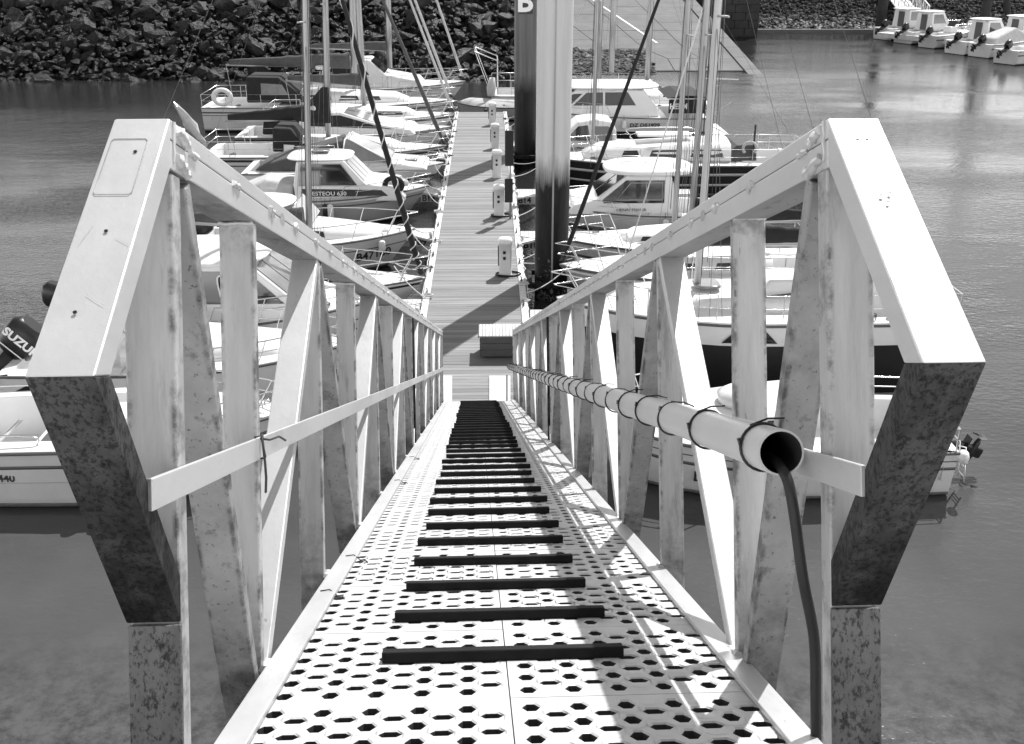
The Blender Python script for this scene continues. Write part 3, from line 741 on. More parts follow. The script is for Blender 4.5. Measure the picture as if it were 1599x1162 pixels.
# step box on the pontoon
bx = at(747, 562, z=PZ); 
box = thing('storage_box', 'dark wooden box with pale slatted lid standing on the pontoon', 'box', (bx.x, bx.y+.02, PZ), YAW)
M().box(.06, .83, .02, .52, .05, .46).build('box_body', WOODB, box)
for k in range(3): M().box(.045, .845, .0, .018, .06+k*.135, .06+k*.135+.128).build('plank', WOODB, box, bevel=.003)
for k in range(4): M().box(.03, .046, .02+k*.13, .145+k*.13, .05, .46).build('side_plank', WOODB, box, bevel=.003)
for k in range(13): M().box(.02+k*.0645, .02+k*.0645+.058, -.03, .60, .47, .498).build('lid_slat', WOODL, box, bevel=.002)
M().box(.0, .018, -.03, .60, .455, .50).build('lid_edge', WOODB, box)

# pedestals
def pedestal():
    root = thing('power_pedestal', '', 'power pedestal')
    rings = []
    for z, a, b in ((.0, .155, .14), (.03, .165, .15), (.05, .15, .135), (.80, .15, .135), (.80, .17, .15), (.86, .172, .152), (.92, .14, .12), (.945, .06, .05)):
        rings.append(superplan(a, b, 20, 4.5, 0, 0, z))
    M().loft(rings).build('pedestal_body', PLAST, root)
    M().box(-.175, -.15, -.05, .08, .25, .72).build('side_door', STRP, root, bevel=.004)
    for z in (.46, .60):
        M().obox((-.02, -.141, z), (.032, 0, 0), (0, .008, 0), (0, 0, .036)).build('socket', BLACK, root, bevel=.004)
    return root
labs = ['nearest white power pedestal on the pontoon, cable coiled at its base', 'white power pedestal beside the post with dark boards, second from the gangway', 'white power pedestal just behind the upper dark board, third from the gangway', 'white power pedestal fourth from the gangway, with a short shadow', 'farthest white power pedestal near the end of the pontoon']
PP = [at(789, 433, z=PZ), at(779, 340, z=PZ), at(776, 279, z=PZ), at(773, 233, z=PZ), at(769, 196, z=PZ)]
proto = pedestal()
def copy_tree(o):
    c = o.copy(); COL.objects.link(c)
    for ch in o.children:
        k_ = ch.copy(); COL.objects.link(k_); k_.parent = c
    return c
for i, p in enumerate(PP):
    o = proto if i == 0 else copy_tree(proto)
    o.location = (p.x, p.y+.15, PZ); o.rotation_euler = (0, 0, rc.uniform(-.08, .08)+.05)
    tag(o, labs[i], 'power pedestal', 'power pedestals along the pontoon')
for i in (0, 1):
    p = PP[i]; pts = []
    for j in range(46):
        a_ = j*2*math.pi/15; pts.append((p.x+.07+.30*math.cos(a_)+rc.uniform(-.01, .01), p.y+.12+.2*math.sin(a_), PZ+.015+.004*j*.3))
    tag(M().tube(pts, .011, 6).build('power_cable', BLACK, fixn=False), 'dark cable coiled round the foot of the %s pedestal' % ('nearest' if i == 0 else 'second'), 'cable')
# sign post with dark boards
pa = at(791, 342, z=PZ)
sp = thing('board_post', 'slim post carrying two dark boards one above the other on the pontoon edge', 'post', (pa.x+.05, pa.y, PZ), YAW)
M().tube([(.06, .03, 0), (.06, .03, 2.6)], .03, 10).build('post', MAST, sp)
M().box(-.10, .13, 0-.02, .03, .48, 1.16).build('board', BLACK, sp, bevel=.01)
M().box(-.09, .15, -.02, .03, 1.52, 2.5).build('board', BLACK, sp, bevel=.01)
q = M().loft([[Vector((.06+r_*math.cos(a_), y_, 2.75+r_*math.sin(a_))) for a_ in [2*math.pi*k/24 for k in range(24)]] for y_, r_ in ((-.01, .26), (.02, .26))]); 

# ================================================================== PILES
def pile(name_lab, u, vbase, dia, top, rib=True, sign=False):
    p = at(u, vbase, z=PZ); r_ = dia/2
    c = Vector((p.x, p.y+r_, 0))
    root = thing('steel_pile', name_lab, 'pile', c)
    rings = [[Vector((r_*math.cos(2*math.pi*k/48), r_*math.sin(2*math.pi*k/48), z)) for k in range(48)] for z in [-5, 0, 2, 4, 6, 8, top]]
    M().loft(rings).build('pile_tube', PILE if rib else PILED, root)
    if rib: M().box(-.02, .02, -r_-.014, -r_+.01, .2, top-.2).build('guide_rail', MAST, root)
    # guide collar on the pontoon
    q = M(); 
    for a, b in (((-r_-.12, -r_-.12), (r_+.12, -r_-.12)), ((-r_-.12, r_+.12), (r_+.12, r_+.12)), ((-r_-.12, -r_-.12), (-r_-.12, r_+.12)), ((r_+.12, -r_-.12), (r_+.12, r_+.12))):
        q.bar((a[0], a[1], .45), (b[0], b[1], .45), .1, .12)
    q.build('guide_collar', ALUD, root)
    return root, c, r_
P1, c1, r1 = pile('nearest thick mooring pile, pale painted above and black with weed below', 861.5, 437, .79, 13)
P2, c2, r2 = pile('farther dark mooring pile carrying a plate with the letter B', 820, 240, .80, 12, rib=False)
zs = at(819, 22, fwd=c2.y-r2).z
q = M().loft([[Vector(((r2+.015+o_)*math.sin(a_), -(r2+.015+o_)*math.cos(a_), z)) for a_ in [(-.62+1.24*k/12) for k in range(13)]] for z, o_ in ((zs, 0), (zs, .01), (zs+.95, .01), (zs+.95, 0))], closed=False, caps=False)
sg = q.build('letter_plate', CANVG, P2, fixn=False); MATS_B = text(P2, 'B', 1.0, (-.32, -r2-.06, zs+.10), (1, 0, 0), (0, 0, 1), LETW, bold=.03)
# barnacles / weed foot on the near pile
q = M(); rw = random.Random(9)
for k in range(420):
    a_ = rw.uniform(-2.6, -.5); z = rw.uniform(.0, 1.1)*rw.random()+.02; s_ = rw.uniform(.015, .05)
    if a_ > -1.4 and z > .5: continue
    ct = Vector((r1*math.cos(a_), r1*math.sin(a_), z)); o_ = [ct+Vector((rw.uniform(-1, 1), rw.uniform(-1, 1), rw.uniform(-1, 1)))*s_ for _ in range(4)]
    q.add(o_, [(0, 1, 2), (0, 2, 3), (0, 3, 1), (1, 3, 2)])
tag(q.build('weed', TEAK, P1, fixn=False), kind='stuff')

# ================================================================== FINGERS (catways)
def side_x(side, y, off=0.): return pontx(y) + side*(PWD/2+.16+off)
def finger(side, y, L_, lab, code=None, wid=.62):
    x = side_x(side, y, .04)
    root = thing('finger_pontoon', lab, 'finger pontoon', (x, y, 0), YAW*-0 - .0)
    sg = side
    n = int(L_/.105)
    q = M()
    for k in range(n):
        a, b = sorted((sg*k*.105, sg*(k*.105+.096)))
        q.box(a, b, -wid/2+.02, wid/2-.02, .44, .468)
    tag(q.build('slats', WOODL, root, fixn=False), kind='stuff')
    for yy in (-wid/2-.02, wid/2-.02):
        a, b = sorted((0, sg*L_)); M().box(a, b, yy, yy+.04, .30, .475).build('side_rail', STEEL if False else EDGE, root, bevel=.006)
    a, b = sorted((sg*(L_-1.6), sg*(L_-.1))); M().box(a, b, -wid/2+.05, wid/2-.05, -.25, .29).build('float', CONCQ, root, bevel=.03)
    # gusset at the root
    M().prism([(0, -wid/2-.5, .40), (sg*.55, -wid/2-.021, .40), (0, -wid/2-.021, .40)], (0, 0, .06)).build('gusset', EDGE, root)
    M().tube([(sg*.02, -wid/2-.3, .42), (sg*.02, -wid/2-.3, .62)], .05, 10).build('roller_post', FEND, root)
    if code:
        a, b = sorted((sg*.02+.0, sg*.62)); M().box(a, b, -wid/2-.035, -wid/2-.021, .15, .43).build('number_plate', EDGE, root, bevel=.004)
        text(root, code, .27, (min(a, b)+.03, -wid/2-.038, .185), (1, 0, 0), (0, 0, 1), LETD, 'berth_number', bold=.006)
    return root
finger(-1, 21.6, 5.6, 'nearest pale slatted finger pontoon on the left side')
finger(-1, 27.6, 5.6, 'pale finger pontoon numbered B09 behind the boat with number on its bow', 'B09')
finger(-1, 32.6, 5.6, 'pale finger pontoon numbered B13 beyond the dark windowed fishing boat', 'B13')
finger(-1, 38.2, 5.6, 'pale finger pontoon on the left beyond the sloop with dark sail cover', 'B17')
finger(-1, 43.0, 5.6, 'farthest pale finger pontoon on the left side', 'B21')
finger(1, 20.9, 5.6, 'nearest pale slatted finger pontoon on the right, mostly in the pile shadow')
finger(1, 27.3, 5.6, 'pale finger pontoon numbered B10 behind the near pile', 'B10')
finger(1, 32.3, 5.6, 'pale finger pontoon numbered B14 beyond the near pile', 'B14')
finger(1, 40.6, 5.6, 'farthest pale finger pontoon on the right side', 'B18')

# ================================================================== BOATS
class Hull:
    def __init__(s, L_, B, fb, fs, rake=.6, full=.9, fine=2.2, vee=.8, flare=.85):
        s.L, s.B, s.fb, s.fs, s.rake, s.full, s.fine, s.vee, s.flare = L_, B, fb, fs, rake, full, fine, vee, flare
    def b(s, t):
        if t < .5: return s.B/2*(s.full+(1-s.full)*math.sin(math.pi*t))
        return s.B/2*max(.0, 1-((t-.5)/.5)**s.fine)+.02
    def sheer(s, t): return s.fs+(s.fb-s.fs)*max(0, t)**1.8
    def half(s, t, h):
        bd = s.b(t); bw = bd*(s.flare-.35*max(0, t-.45)*1.0)
        if h < 0: return bw*max(.02, 1+h*1.2)
        return bw+(bd-bw)*h**.75
    def pos(s, t, h, sd, off=0.):
        z = h*s.sheer(t) if h >= 0 else h*.35
        x = -s.L/2+t*s.L-s.rake*(1-max(h, -.6))*max(0, t)**5+ (1-h)*.0
        y = sd*(s.half(t, h)+off)
        return Vector((x, y, z))
TS = [0, .06, .14, .24, .34, .44, .52, .6, .68, .75, .81, .86, .905, .94, .97, .99, 1.0]
def strip(H, h0, h1, off, ts=TS, sides=(-1, 1), th=None):
    q = M()
    for sd in sides:
        vs = []; fs = []
        for t in ts:
            vs += [H.pos(t, h0, sd, off), H.pos(t, h1, sd, off)]
        for i in range(len(ts)-1): fs.append((2*i, 2*i+2, 2*i+3, 2*i+1))
        if th:
            o = len(vs)
            for t in ts: vs += [H.pos(t, h0, sd, off-th), H.pos(t, h1, sd, off-th)]
            for i in range(len(ts)-1):
                fs += [(2*i+1, 2*i+3, o+2*i+3, o+2*i+1), (2*i, o+2*i, o+2*i+2, 2*i+2)]
        q.add(vs, fs, 0, True)
    return q
def hull(root, H, top, low=None, hsplit=0., stripes=(), deck=GELD, tc=0., floor=.25, side_w=.22, crown=.05, rail=None):
    """hull shell, deck, cockpit well and rubbing strake; tc = where the cockpit ends"""
    hs = [-1, -.5, -.12, 0.04, .2, .4, .6, .8, 1.0]
    if hsplit: hs = sorted(set(hs+[hsplit]))
    q = M()
    for sd in (-1, 1):
        vs = [H.pos(t, h, sd) for t in TS for h in hs]; n = len(hs)
        for j in range(n-1):
            m_ = 1 if hs[j+1] <= .045 else (2 if low is not None and hs[j+1] <= hsplit+1e-6 else 0)
            q.add([], [], 0)
            base = len(q.v)
            q.v += [tuple(v) for i in range(len(TS)) for v in (vs[i*n+j], vs[i*n+j+1])]
            for i in range(len(TS)-1):
                q.f.append([base+2*i, base+2*i+2, base+2*i+3, base+2*i+1]); q.mi.append(m_); q.sm.append(True)
    # transom
    L_ = [H.pos(0, h, -1) for h in hs]; R_ = [H.pos(0, h, 1) for h in hs]
    for j in range(len(hs)-1):
        m_ = 1 if hs[j+1] <= .045 else (2 if low is not None and hs[j+1] <= hsplit+1e-6 else 0)
        q.add([L_[j], R_[j], R_[j+1], L_[j+1]], [(0, 1, 2, 3)], m_)
    q.build('hull', [top, ANTI, low or top], root)
    strip(H, .035, .10, .004, th=.004).build('waterline_scum', SCUM, root, fixn=False)
    rq = random.Random(int(H.L*1000+H.fb*77))
    for (h0, h1, m_) in stripes:
        strip(H, h0, h1, .006, th=.006).build('hull_stripe', m_, root, fixn=False)
    q = M()
    for sd in (-1, 1): q.tube([H.pos(t, .965, sd, .008) for t in TS], .026, 6)
    q.build('rub_rail', rail or STRP, root, fixn=False)
    # deck
    q = M(); fr = (-1, -.8, -.4, 0, .4, .8, 1)
    ts = [t for t in TS if t >= tc]
    if tc > 0 and tc not in ts: ts = [tc]+ts
    rows = []
    for t in ts:
        z = H.sheer(t)*.99; b_ = H.half(t, 1.0)-.012; x = H.pos(t, 1, 1).x
        rows.append([Vector((x, f*b_, z+crown*(1-f*f)*min(1, b_/.5))) for f in fr])
    q.loft(rows, 0, True, False, False)
    if tc > 0:
        t2 = [t for t in TS if t < tc and t > .03]+[tc]; t2 = [.035]+[t for t in t2 if t > .035]
        for sd in (-1, 1):
            r_ = []
            for t in t2:
                b_ = H.half(t, 1.0)-.012; z = H.sheer(t)*.99; x = H.pos(t, 1, 1).x
                bi = b_-side_w
                r_.append([Vector((x, sd*b_, z)), Vector((x, sd*bi, z+.035)), Vector((x, sd*(bi-.02), z+.035)), Vector((x, sd*(bi-.05), floor)), Vector((x, 0, floor))])
            q.loft(r_, 0, False, False, False)
        t = .035; b_ = H.half(0, 1)-.012; x0, x1 = H.pos(0, 1, 1).x, H.pos(t, 1, 1).x; z = H.sheer(0)*.99
        q.add([(x0, -b_, z), (x0, b_, z), (x1, b_, z+.03), (x1, -b_, z+.03), (x1, b_, floor), (x1, -b_, floor)], [(0, 1, 2, 3), (3, 2, 4, 5)])
        x = H.pos(tc, 1, 1).x; b_ = H.half(tc, 1)-.02; z = H.sheer(tc)
        q.add([(x, -b_+side_w, floor), (x, b_-side_w, floor), (x, b_-side_w, z+.03), (x, -b_+side_w, z+.03)], [(0, 1, 2, 3)])
    q.build('deck', deck, root)
    for t in (.93, tc+.1 if tc else .2):
        for sd in (-1, 1):
            p = H.pos(t, 1, sd, -.10); M().tube([p+Vector((-.09, 0, .05)), p+Vector((-.04, 0, .06)), p+Vector((.04, 0, .06)), p+Vector((.09, 0, .05))], .013, 5).tube([p, p+Vector((0, 0, .06))], .016, 5).build('deck_cleat', STEEL, root)
    for k in range(2):
        t = rq.uniform(.80, .90) if k == 0 else rq.uniform(.1, .3); p = H.pos(t, 1, rq.choice((-1, 1)), -.22); rr_ = rq.uniform(.07, .12)
        M().tube([p+Vector((rr_*math.cos(j*.7)*rq.uniform(.7, 1.1), rr_*math.sin(j*.7), .04+j*.003)) for j in range(22)], .009, 4).build('rope_tail', rq.choice((ROPEW, ROPED, ROPED)), root, fixn=False)
    for k in range(rq.randint(1, 3)):
        fender(root, H, rq.uniform(.2, .66), rq.choice((-1, 1)), rq.uniform(.08, .11), rq.uniform(.4, .6), rq.choice((FEND, FEND, NAVY)))
def cabin(root, prof, w0, w1, m_, name='cabin', bevel=.05, cx=0):
    z0 = min(p[1] for p in prof); z1 = max(p[1] for p in prof)
    W = lambda z: w0+(w1-w0)*(z-z0)/(z1-z0)
    q = M(); n = len(prof)
    q.add([(x, -W(z), z) for x, z in prof]+[(x, W(z), z) for x, z in prof], [tuple(range(n)), tuple(range(n, 2*n))[::-1]]+[(i, n+i, n+(i+1) % n, (i+1) % n) for i in range(n)])
    q.build(name, m_, root, bevel=bevel, seg=3)
    return W
def pane(root, poly, W, m_=GLASS, sides=(-1, 1), name='window', off=.006, frame=None):
    for sd in sides:
        if frame:
            cx = sum(p[0] for p in poly)/len(poly); cz = sum(p[1] for p in poly)/len(poly)
            big = [(cx+(x-cx)*1.0+math.copysign(.035, x-cx), cz+math.copysign(.035, z-cz)+(z-cz)) for x, z in poly]
            M().prism([Vector((x, sd*(W(z)+.003), z)) for x, z in big], (0, sd*.006, 0)).build('window_frame', frame, root)
            o_ = .012
        else: o_ = off
        M().prism([Vector((x, sd*(W(z)+o_-.004), z)) for x, z in poly], (0, sd*.008, 0)).build(name, m_, root)
def front(root, a, b, W, m_=GLASS, n=2, gap=.05, edge=.06, name='windscreen_pane', off=.012):
    a, b = Vector((a[0], 0, a[1])), Vector((b[0], 0, b[1])); d_ = b-a; nn = Vector((d_.z, 0, -d_.x)).normalized()
    if nn.x < 0 and d_.x < 0: nn = -nn
    if nn.z < 0: nn = -nn
    A, B = a+d_*.1, a+d_*.9
    for k in range(n):
        def yy(z, f): w_ = W(z)-edge; return -w_+2*w_*f
        f0, f1 = k/n, (k+1)/n; g_ = gap/2/(2*W(a.z))
        f0 += g_ if k else 0; f1 -= g_ if k < n-1 else 0
        P = [Vector((A.x, yy(A.z, f0), A.z)), Vector((A.x, yy(A.z, f1), A.z)), Vector((B.x, yy(B.z, f1), B.z)), Vector((B.x, yy(B.z, f0), B.z))]
        M().prism([p+nn*off for p in P], nn*.008).build(name, m_, root)
def roof(root, cx, cz, a, b, m_=GEL, th=.07, crown=.07, name='roof', tilt=0., e=3.6):
    rings = []
    for z, k in ((-.0, .93), (.02, .985), (th*.6, 1.0), (th, .97), (th+crown*.45, .86), (th+crown*.8, .6), (th+crown, .25)):
        rings.append([p+Vector((0, 0, (p.x-cx)*tilt)) for p in superplan(a*k, b*k, 28, e, cx, 0, cz+z)])
    M().loft(rings).build(name, m_, root)
def bow_rail(root, H, t0=.62, h=.5, m_=STEEL, inset=.06, n=3, r=.013, lower=True, drop=True):
    tt = [t0+(1-t0)*k/8 for k in range(9)]
    def P(t, sd, hh): 
        v = H.pos(t, 1, sd, -inset*min(1, H.half(t, 1)*4)); return Vector((v.x+.10*hh*(t > .9)*2, v.y, v.z+hh))
    q = M(); top = [P(t, -1, h) for t in tt]+[P(t, 1, h) for t in reversed(tt)]
    if drop: top = [P(t0-.03, -1, .02)]+top+[P(t0-.03, 1, .02)]
    q.tube(top, r, 6)
    if lower: q.tube([P(t, -1, h*.5) for t in tt[1:]]+[P(t, 1, h*.5) for t in reversed(tt[1:])], r*.7, 5)
    for t in [t0+(1-t0)*(k+.6)/n*.93 for k in range(n)]:
        for sd in (-1, 1): q.tube([P(t-.025, sd, 0), P(t, sd, h)], r*.9, 5)
    q.build('bow_rail', m_, root, fixn=False)
def life_lines(root, H, t0, t1, h=.55, n=4):
    for sd in (-1, 1):
        for k in range(n+1):
            t = t0+(t1-t0)*k/n; v = H.pos(t, 1, sd, -.06); M().tube([v, v+Vector((0, 0, h))], .012, 5).build('stanchion', STEEL, root, fixn=False)
    q = M()
    for sd in (-1, 1):
        for hh in (h, h*.5):
            q.tube([H.pos(t0+(t1-t0)*k/8, 1, sd, -.06)+Vector((0, 0, hh)) for k in range(9)], .006, 4)
    q.build('guard_wire', STEEL, root, fixn=False)
def stern_rail(root, H, t1=.14, h=.55, r=.014):
    q = M(); P = lambda t, sd, hh: H.pos(t, 1, sd, -.06)+Vector((.03, 0, hh))
    q.tube([P(t1, -1, h), P(0, -1, h), P(0, 1, h), P(t1, 1, h)], r, 6); q.tube([P(t1, -1, h*.5), P(0, -1, h*.5), P(0, 1, h*.5), P(t1, 1, h*.5)], r*.8, 5)
    for t in (t1, 0.0):
        for sd in (-1, 1): q.tube([P(t, sd, 0), P(t, sd, h)], r, 6)
    q.build('stern_rail', STEEL, root, fixn=False)
def fender(root, H, t, sd, r=.10, l=.55, m_=FEND):
    v = H.pos(t, .9, sd, r+.02); q = M()
    prof = [(0, .02), (.04, .05), (.1, .9*r), (.2, r), (.8, r), (.9, .9*r), (.96, .05), (1, .02)]
    q.loft([[Vector((v.x+rr_*math.cos(a_), v.y+rr_*math.sin(a_), v.z-f*l)) for a_ in [2*math.pi*k/12 for k in range(12)]] for f, rr_ in prof])
    fo = q.build('fender', m_, root); M().tube([H.pos(t, 1, sd, -.05)+Vector((0, 0, .1)), (v.x, v.y, v.z)], .008, 4).build('fender_line', ROPED, fo)
def outboard(root, x, y, z, tilt=1.0, s=1., m_=BLACK, brand=None, cam_side=-1):
    o = bpy.data.objects.new('outboard_motor', None); COL.objects.link(o); o.parent = root; o.location = (x, y, z); o.rotation_euler = (0, tilt, 0); o.scale = (s, s, s)
    # local: cowl up (+z), prop below, stern side -x
    rings = [superplan(.20, .15, 20, 3, -.13, 0, .02), superplan(.25, .18, 20, 3, -.14, 0, .10), superplan(.28, .19, 20, 3.2, -.15, 0, .30), superplan(.26, .17, 20, 3.2, -.16, 0, .46), superplan(.16, .11, 20, 3, -.16, 0, .54)]
    M().loft(rings).build('cowl', m_, o)
    if brand:
        sd = cam_side
        M().box(-.42, .12, sd*.193-.004, sd*.193+.004, .115, .13).build('cowl_trim', LETW, o)
    M().loft([superplan(.13, .08, 14, 2.6, -.10, 0, .02), superplan(.11, .06, 14, 2.6, -.12, 0, -.35), superplan(.12, .045, 14, 2.4, -.12, 0, -.62), superplan(.10, .03, 14, 2.4, -.12, 0, -.95)]).build('motor_leg', m_, o)
    M().loft([[Vector((-.12+xx, r_*math.cos(a_), -.78+r_*math.sin(a_))) for a_ in [2*math.pi*k/12 for k in range(12)]] for xx, r_ in ((.26, .01), (.2, .045), (.0, .06), (-.18, .05), (-.26, .03))]).build('gearcase', m_, o)
    M().box(-.36, .06, -.10, .10, -.60, -.585).build('anti_ventilation_plate', m_, o, bevel=.01)
    q = M()
    for k in range(3):
        a_ = 2*math.pi*k/3; c, s_ = math.cos(a_), math.sin(a_); e1 = Vector((0, c, s_)); e2 = Vector((.4, -s_*.9, c*.9)).normalized()
        p0 = Vector((-.42, 0, -.78)); q.prism([p0+e1*.03-e2*.03, p0+e1*.10-e2*.075, p0+e1*.155-e2*.02, p0+e1*.14+e2*.05, p0+e1*.06+e2*.05, p0+e1*.03+e2*.03], (.006, 0, 0))
    q.build('propeller', STEEL if s < .9 else m_, o)
    M().obox((.0, 0, -.12), (.05, 0, 0), (0, .11, 0), (0, 0, .16)).build('bracket', STRP, o, bevel=.02)
    if brand: text(o, brand, .17, (-.39, cam_side*.199, .26) if cam_side < 0 else (.10, .199, .26), (-cam_side*1.0, 0, 0) if cam_side > 0 else (1, 0, 0), (0, 0, 1), LETW, bold=.007)
    return o
def boat(name, label, cat, side, xbow, y, L_, roll=0., dyaw=0.):
    """bow against the pontoon at world x = xbow; side -1 = left of the pontoon"""
    rz = (YAW if side < 0 else math.pi+YAW)+dyaw
    root = thing(name, label, cat, (xbow+side*L_/2, y+YAW*side*L_/2, 0), rz)
    root.rotation_euler = (roll, 0, rz)
    return root
def loc(root_side, xbow, L_, X): # world X -> local x
    return L_/2-abs(X-xbow)
def rig(root, xm, zfoot, h, L_, lean=0., r=.075, boom=None, cover=None, jib=None, spreaders=(.5,), bowx=None, bowz=1.0, beam=1.2, sternx=None, spiral=False, boom_up=.06, wires=True, collar=None, cover_r=.16, mm_=None):
    top = Vector((xm+lean*h, 0, zfoot+h)); ft = Vector((xm, 0, zfoot))
    n = 14; rings = []
    for i in range(6):
        c = ft.lerp(top, i/5); rr_ = r*(1-.25*max(0, i/5-.6)); rings.append([c+Vector((rr_*1.25*math.cos(2*math.pi*k/n), rr_*math.sin(2*math.pi*k/n), 0)) for k in range(n)])
    M().loft(rings).build('mast', mm_ or MAST, root)
    M().tube([ft+Vector((-r*1.3, 0, .2)), top+Vector((-r*1.2, 0, 0))], .012, 5).build('mast_track', STRP, root)
    for f in spreaders:
        c = ft.lerp(top, f); q = M(); w_ = .55
        q.tube([c+Vector((-.08, -w_, .03)), c, c+Vector((-.08, w_, .03))], .018, 6); q.build('spreader', MAST, root)
    if wires:
        q = M()
        for sd in (-1, 1):
            for f, dx in ((1., 0), (.52, -.25), (.52, .2)):
                p0 = Vector((xm+dx-.02, sd*beam, bowz*.85)); q.tube([p0, ft.lerp(top, f)], .0055, 4)
        q.tube([Vector((sternx, 0, bowz*.8)), top], .0055, 4)
        q.build('shroud', WIRE, root, fixn=False)
        q = M()
        for k, (dx, dy) in enumerate(((.13, .05), (.10, -.07), (-.16, .04))): q.tube([ft+Vector((dx, dy, .5)), top+Vector((dx*.3, dy*.3, 0))], .006, 4)
        q.build('halyard', ROPEW if r > .08 else ROPED, root, fixn=False)
    if jib is not None:
        m_, rj, f = jib; a = Vector((bowx, 0, bowz+.15)); b = ft.lerp(top, f)
        pts = [a.lerp(b, k/24) for k in range(25)]; rs = [rj*(.35 if k == 0 else (1-.55*k/24)) for k in range(25)]
        M().tube(pts, rs, 9).build('furled_jib', m_, root, fixn=False)
        M().loft([[a+(b-a).normalized()*z+Vector((r_*math.cos(2*math.pi*k/10), r_*math.sin(2*math.pi*k/10), 0)) for k in range(10)] for z, r_ in ((-.10, .07), (-.05, .09), (0, .06), (.04, .09), (.06, .07))]).build('furling_drum', BLACK, root)
        if spiral:
            pts = []; d_ = (b-a); l = d_.length; d_.normalize(); u_ = d_.orthogonal().normalized(); v_ = d_.cross(u_); N_ = 420
            for k in range(N_):
                f_ = k/N_; pitch = .16 + .5*f_; ang = 2*math.pi*(l*f_)/(.17+.42*f_**.8)
                rad = rj*(1-.55*f_)+.006
                pts.append(a+d_*(l*f_)+(u_*math.cos(ang)+v_*math.sin(ang))*rad)
            M().tube(pts, .014, 5).build('furling_line', ROPEW, root, fixn=False)
    if boom:
        zb, l = boom; p0 = Vector((xm-r*1.4, 0, zb)); p1 = Vector((xm-l, 0, zb+boom_up*l))
        M().tube([p0, p1], .055, 10).build('boom', MAST, root)
        if cover is not None:
            rr2 = random.Random(int(l*100)); rings = []
            for k in range(17):
                f = k/16; c = p0.lerp(p1, min(f*.97, .97)); s_ = cover_r*(1.15-.75*f)*(1+rr2.uniform(-.06, .06)); hh = s_*1.5
                rings.append([c+Vector((0, s_*.8*math.sin(a_), .05+hh*.6+hh*math.cos(a_)*(1 if math.cos(a_) > 0 else .95))) for a_ in [2*math.pi*j/14 for j in range(14)]])
            M().loft(rings).build('sail_cover', cover, root)
            if collar:
                h1 = collar; prof = [(xm+.13, zb-.15), (xm+.13, zb+h1), (xm-.12, zb+h1), (xm-.40, zb+h1*.72), (xm-.75, zb+h1*.42), (xm-1.2, zb+.42), (xm-1.2, zb-.02), (xm-.6, zb-.15)]
                W_ = lambda z: .17
                cabin(root, prof, .15, .12, cover, 'sail_cover_collar', bevel=.04)
                M().loft([[Vector((xm-.45+.10*math.cos(a_), -.158-y_, zb+h1*.35+.10*math.sin(a_))) for a_ in [2*math.pi*k/16 for k in range(16)]] for y_ in (0, .008)]).build('cover_patch', FEND, root)
        if wires:
            M().tube([p1, Vector((p1.x+.2, 0, bowz*.7))], .008, 4).build('main_sheet', ROPEW, root, fixn=False)
def trunk(root, H, x0, x1, w_, h, zt, m_=GELD, wins=((.15, .45), (.55, .85)), wh=(.35, .8), glass=GLASS, slope=.35, name='coachroof'):
    """low cabin trunk from x0 (aft) to x1 (forward)"""
    rings = []; n = 10
    for k in range(9):
        f = k/8; x = x0+(x1-x0)*f; hh = h*(1-slope*f)*(1 if k < 8 else .35); ww = w_*(1-.45*f**2); 
        rings.append([Vector((x, -ww, zt)), Vector((x, -ww*.93, zt+hh*.55)), Vector((x, -ww*.82, zt+hh*.92)), Vector((x, -ww*.4, zt+hh*1.06)), Vector((x, 0, zt+hh*1.1)), Vector((x, ww*.4, zt+hh*1.06)), Vector((x, ww*.82, zt+hh*.92)), Vector((x, ww*.93, zt+hh*.55)), Vector((x, ww, zt))])
    M().loft(rings).build(name, m_, root)
    def S(f, g, sd):
        hh = h*(1-slope*f); ww = w_*(1-.45*f**2); y1, z1, y2, z2 = ww, 0, ww*.93, hh*.55
        if g > .55: y = ww*(.93-(g-.55)/.37*.11); 
        else: y = ww*(1-g/.55*.07)
        return Vector((x0+(x1-x0)*f, sd*(y+.008), zt+hh*g))
    for (f0, f1) in wins:
        for sd in (-1, 1):
            P = [S(f0, wh[0], sd), S(f1, wh[0]+.05, sd), S(f1-.02, wh[1], sd), S(f0+.02, wh[1], sd)]
            M().prism(P, (0, sd*.008, 0)).build('window', glass, root)
def hatch(root, x, y, z, a=.26, b=.26, m_=GLAZ, h=.05):
    M().loft([superplan(a, b, 16, 5, x, y, z), superplan(a, b, 16, 5, x, y, z+h*.7), superplan(a*.9, b*.9, 16, 5, x, y, z+h)]).build('hatch', m_, root)
def hood(root, x0, x1, w_, z0, h, m_=CANV, win=None):
    prof = [(x0, z0), (x0+.02, z0+h), (x0+(x1-x0)*.55, z0+h*.97), (x1, z0+h*.15), (x1, z0)]
    W = cabin(root, prof, w_, w_*.8, m_, 'spray_hood', bevel=.07)
    if win: pane(root, [(x0+.25*(x1-x0), z0+h*.3), (x0+.7*(x1-x0), z0+h*.3), (x0+.6*(x1-x0), z0+h*.7), (x0+.25*(x1-x0), z0+h*.75)], W, win, name='hood_window')
    return W
def winch(root, x, y, z):
    M().loft([[Vector((x+r_*math.cos(a_), y+r_*math.sin(a_), z+zz)) for a_ in [2*math.pi*k/12 for k in range(12)]] for zz, r_ in ((0, .08), (.03, .06), (.07, .045), (.10, .06), (.13, .065), (.14, .03))]).build('winch', STEEL, root)
def ring_buoy(root, c, R_=.28, r=.065, m_=FEND, ax='y', open_=0., band=None):
    q = M(); N_ = 28; a0 = -math.pi/2+open_/2
    pts = [Vector(c)+Vector((R_*math.cos(a0+(2*math.pi-open_)*k/N_), 0, R_*math.sin(a0+(2*math.pi-open_)*k/N_))) for k in range(N_+(1 if open_ else 0))]
    q.tube(pts, r, 10, closed=not open_); return q.build('life_ring', m_, root, fixn=False)
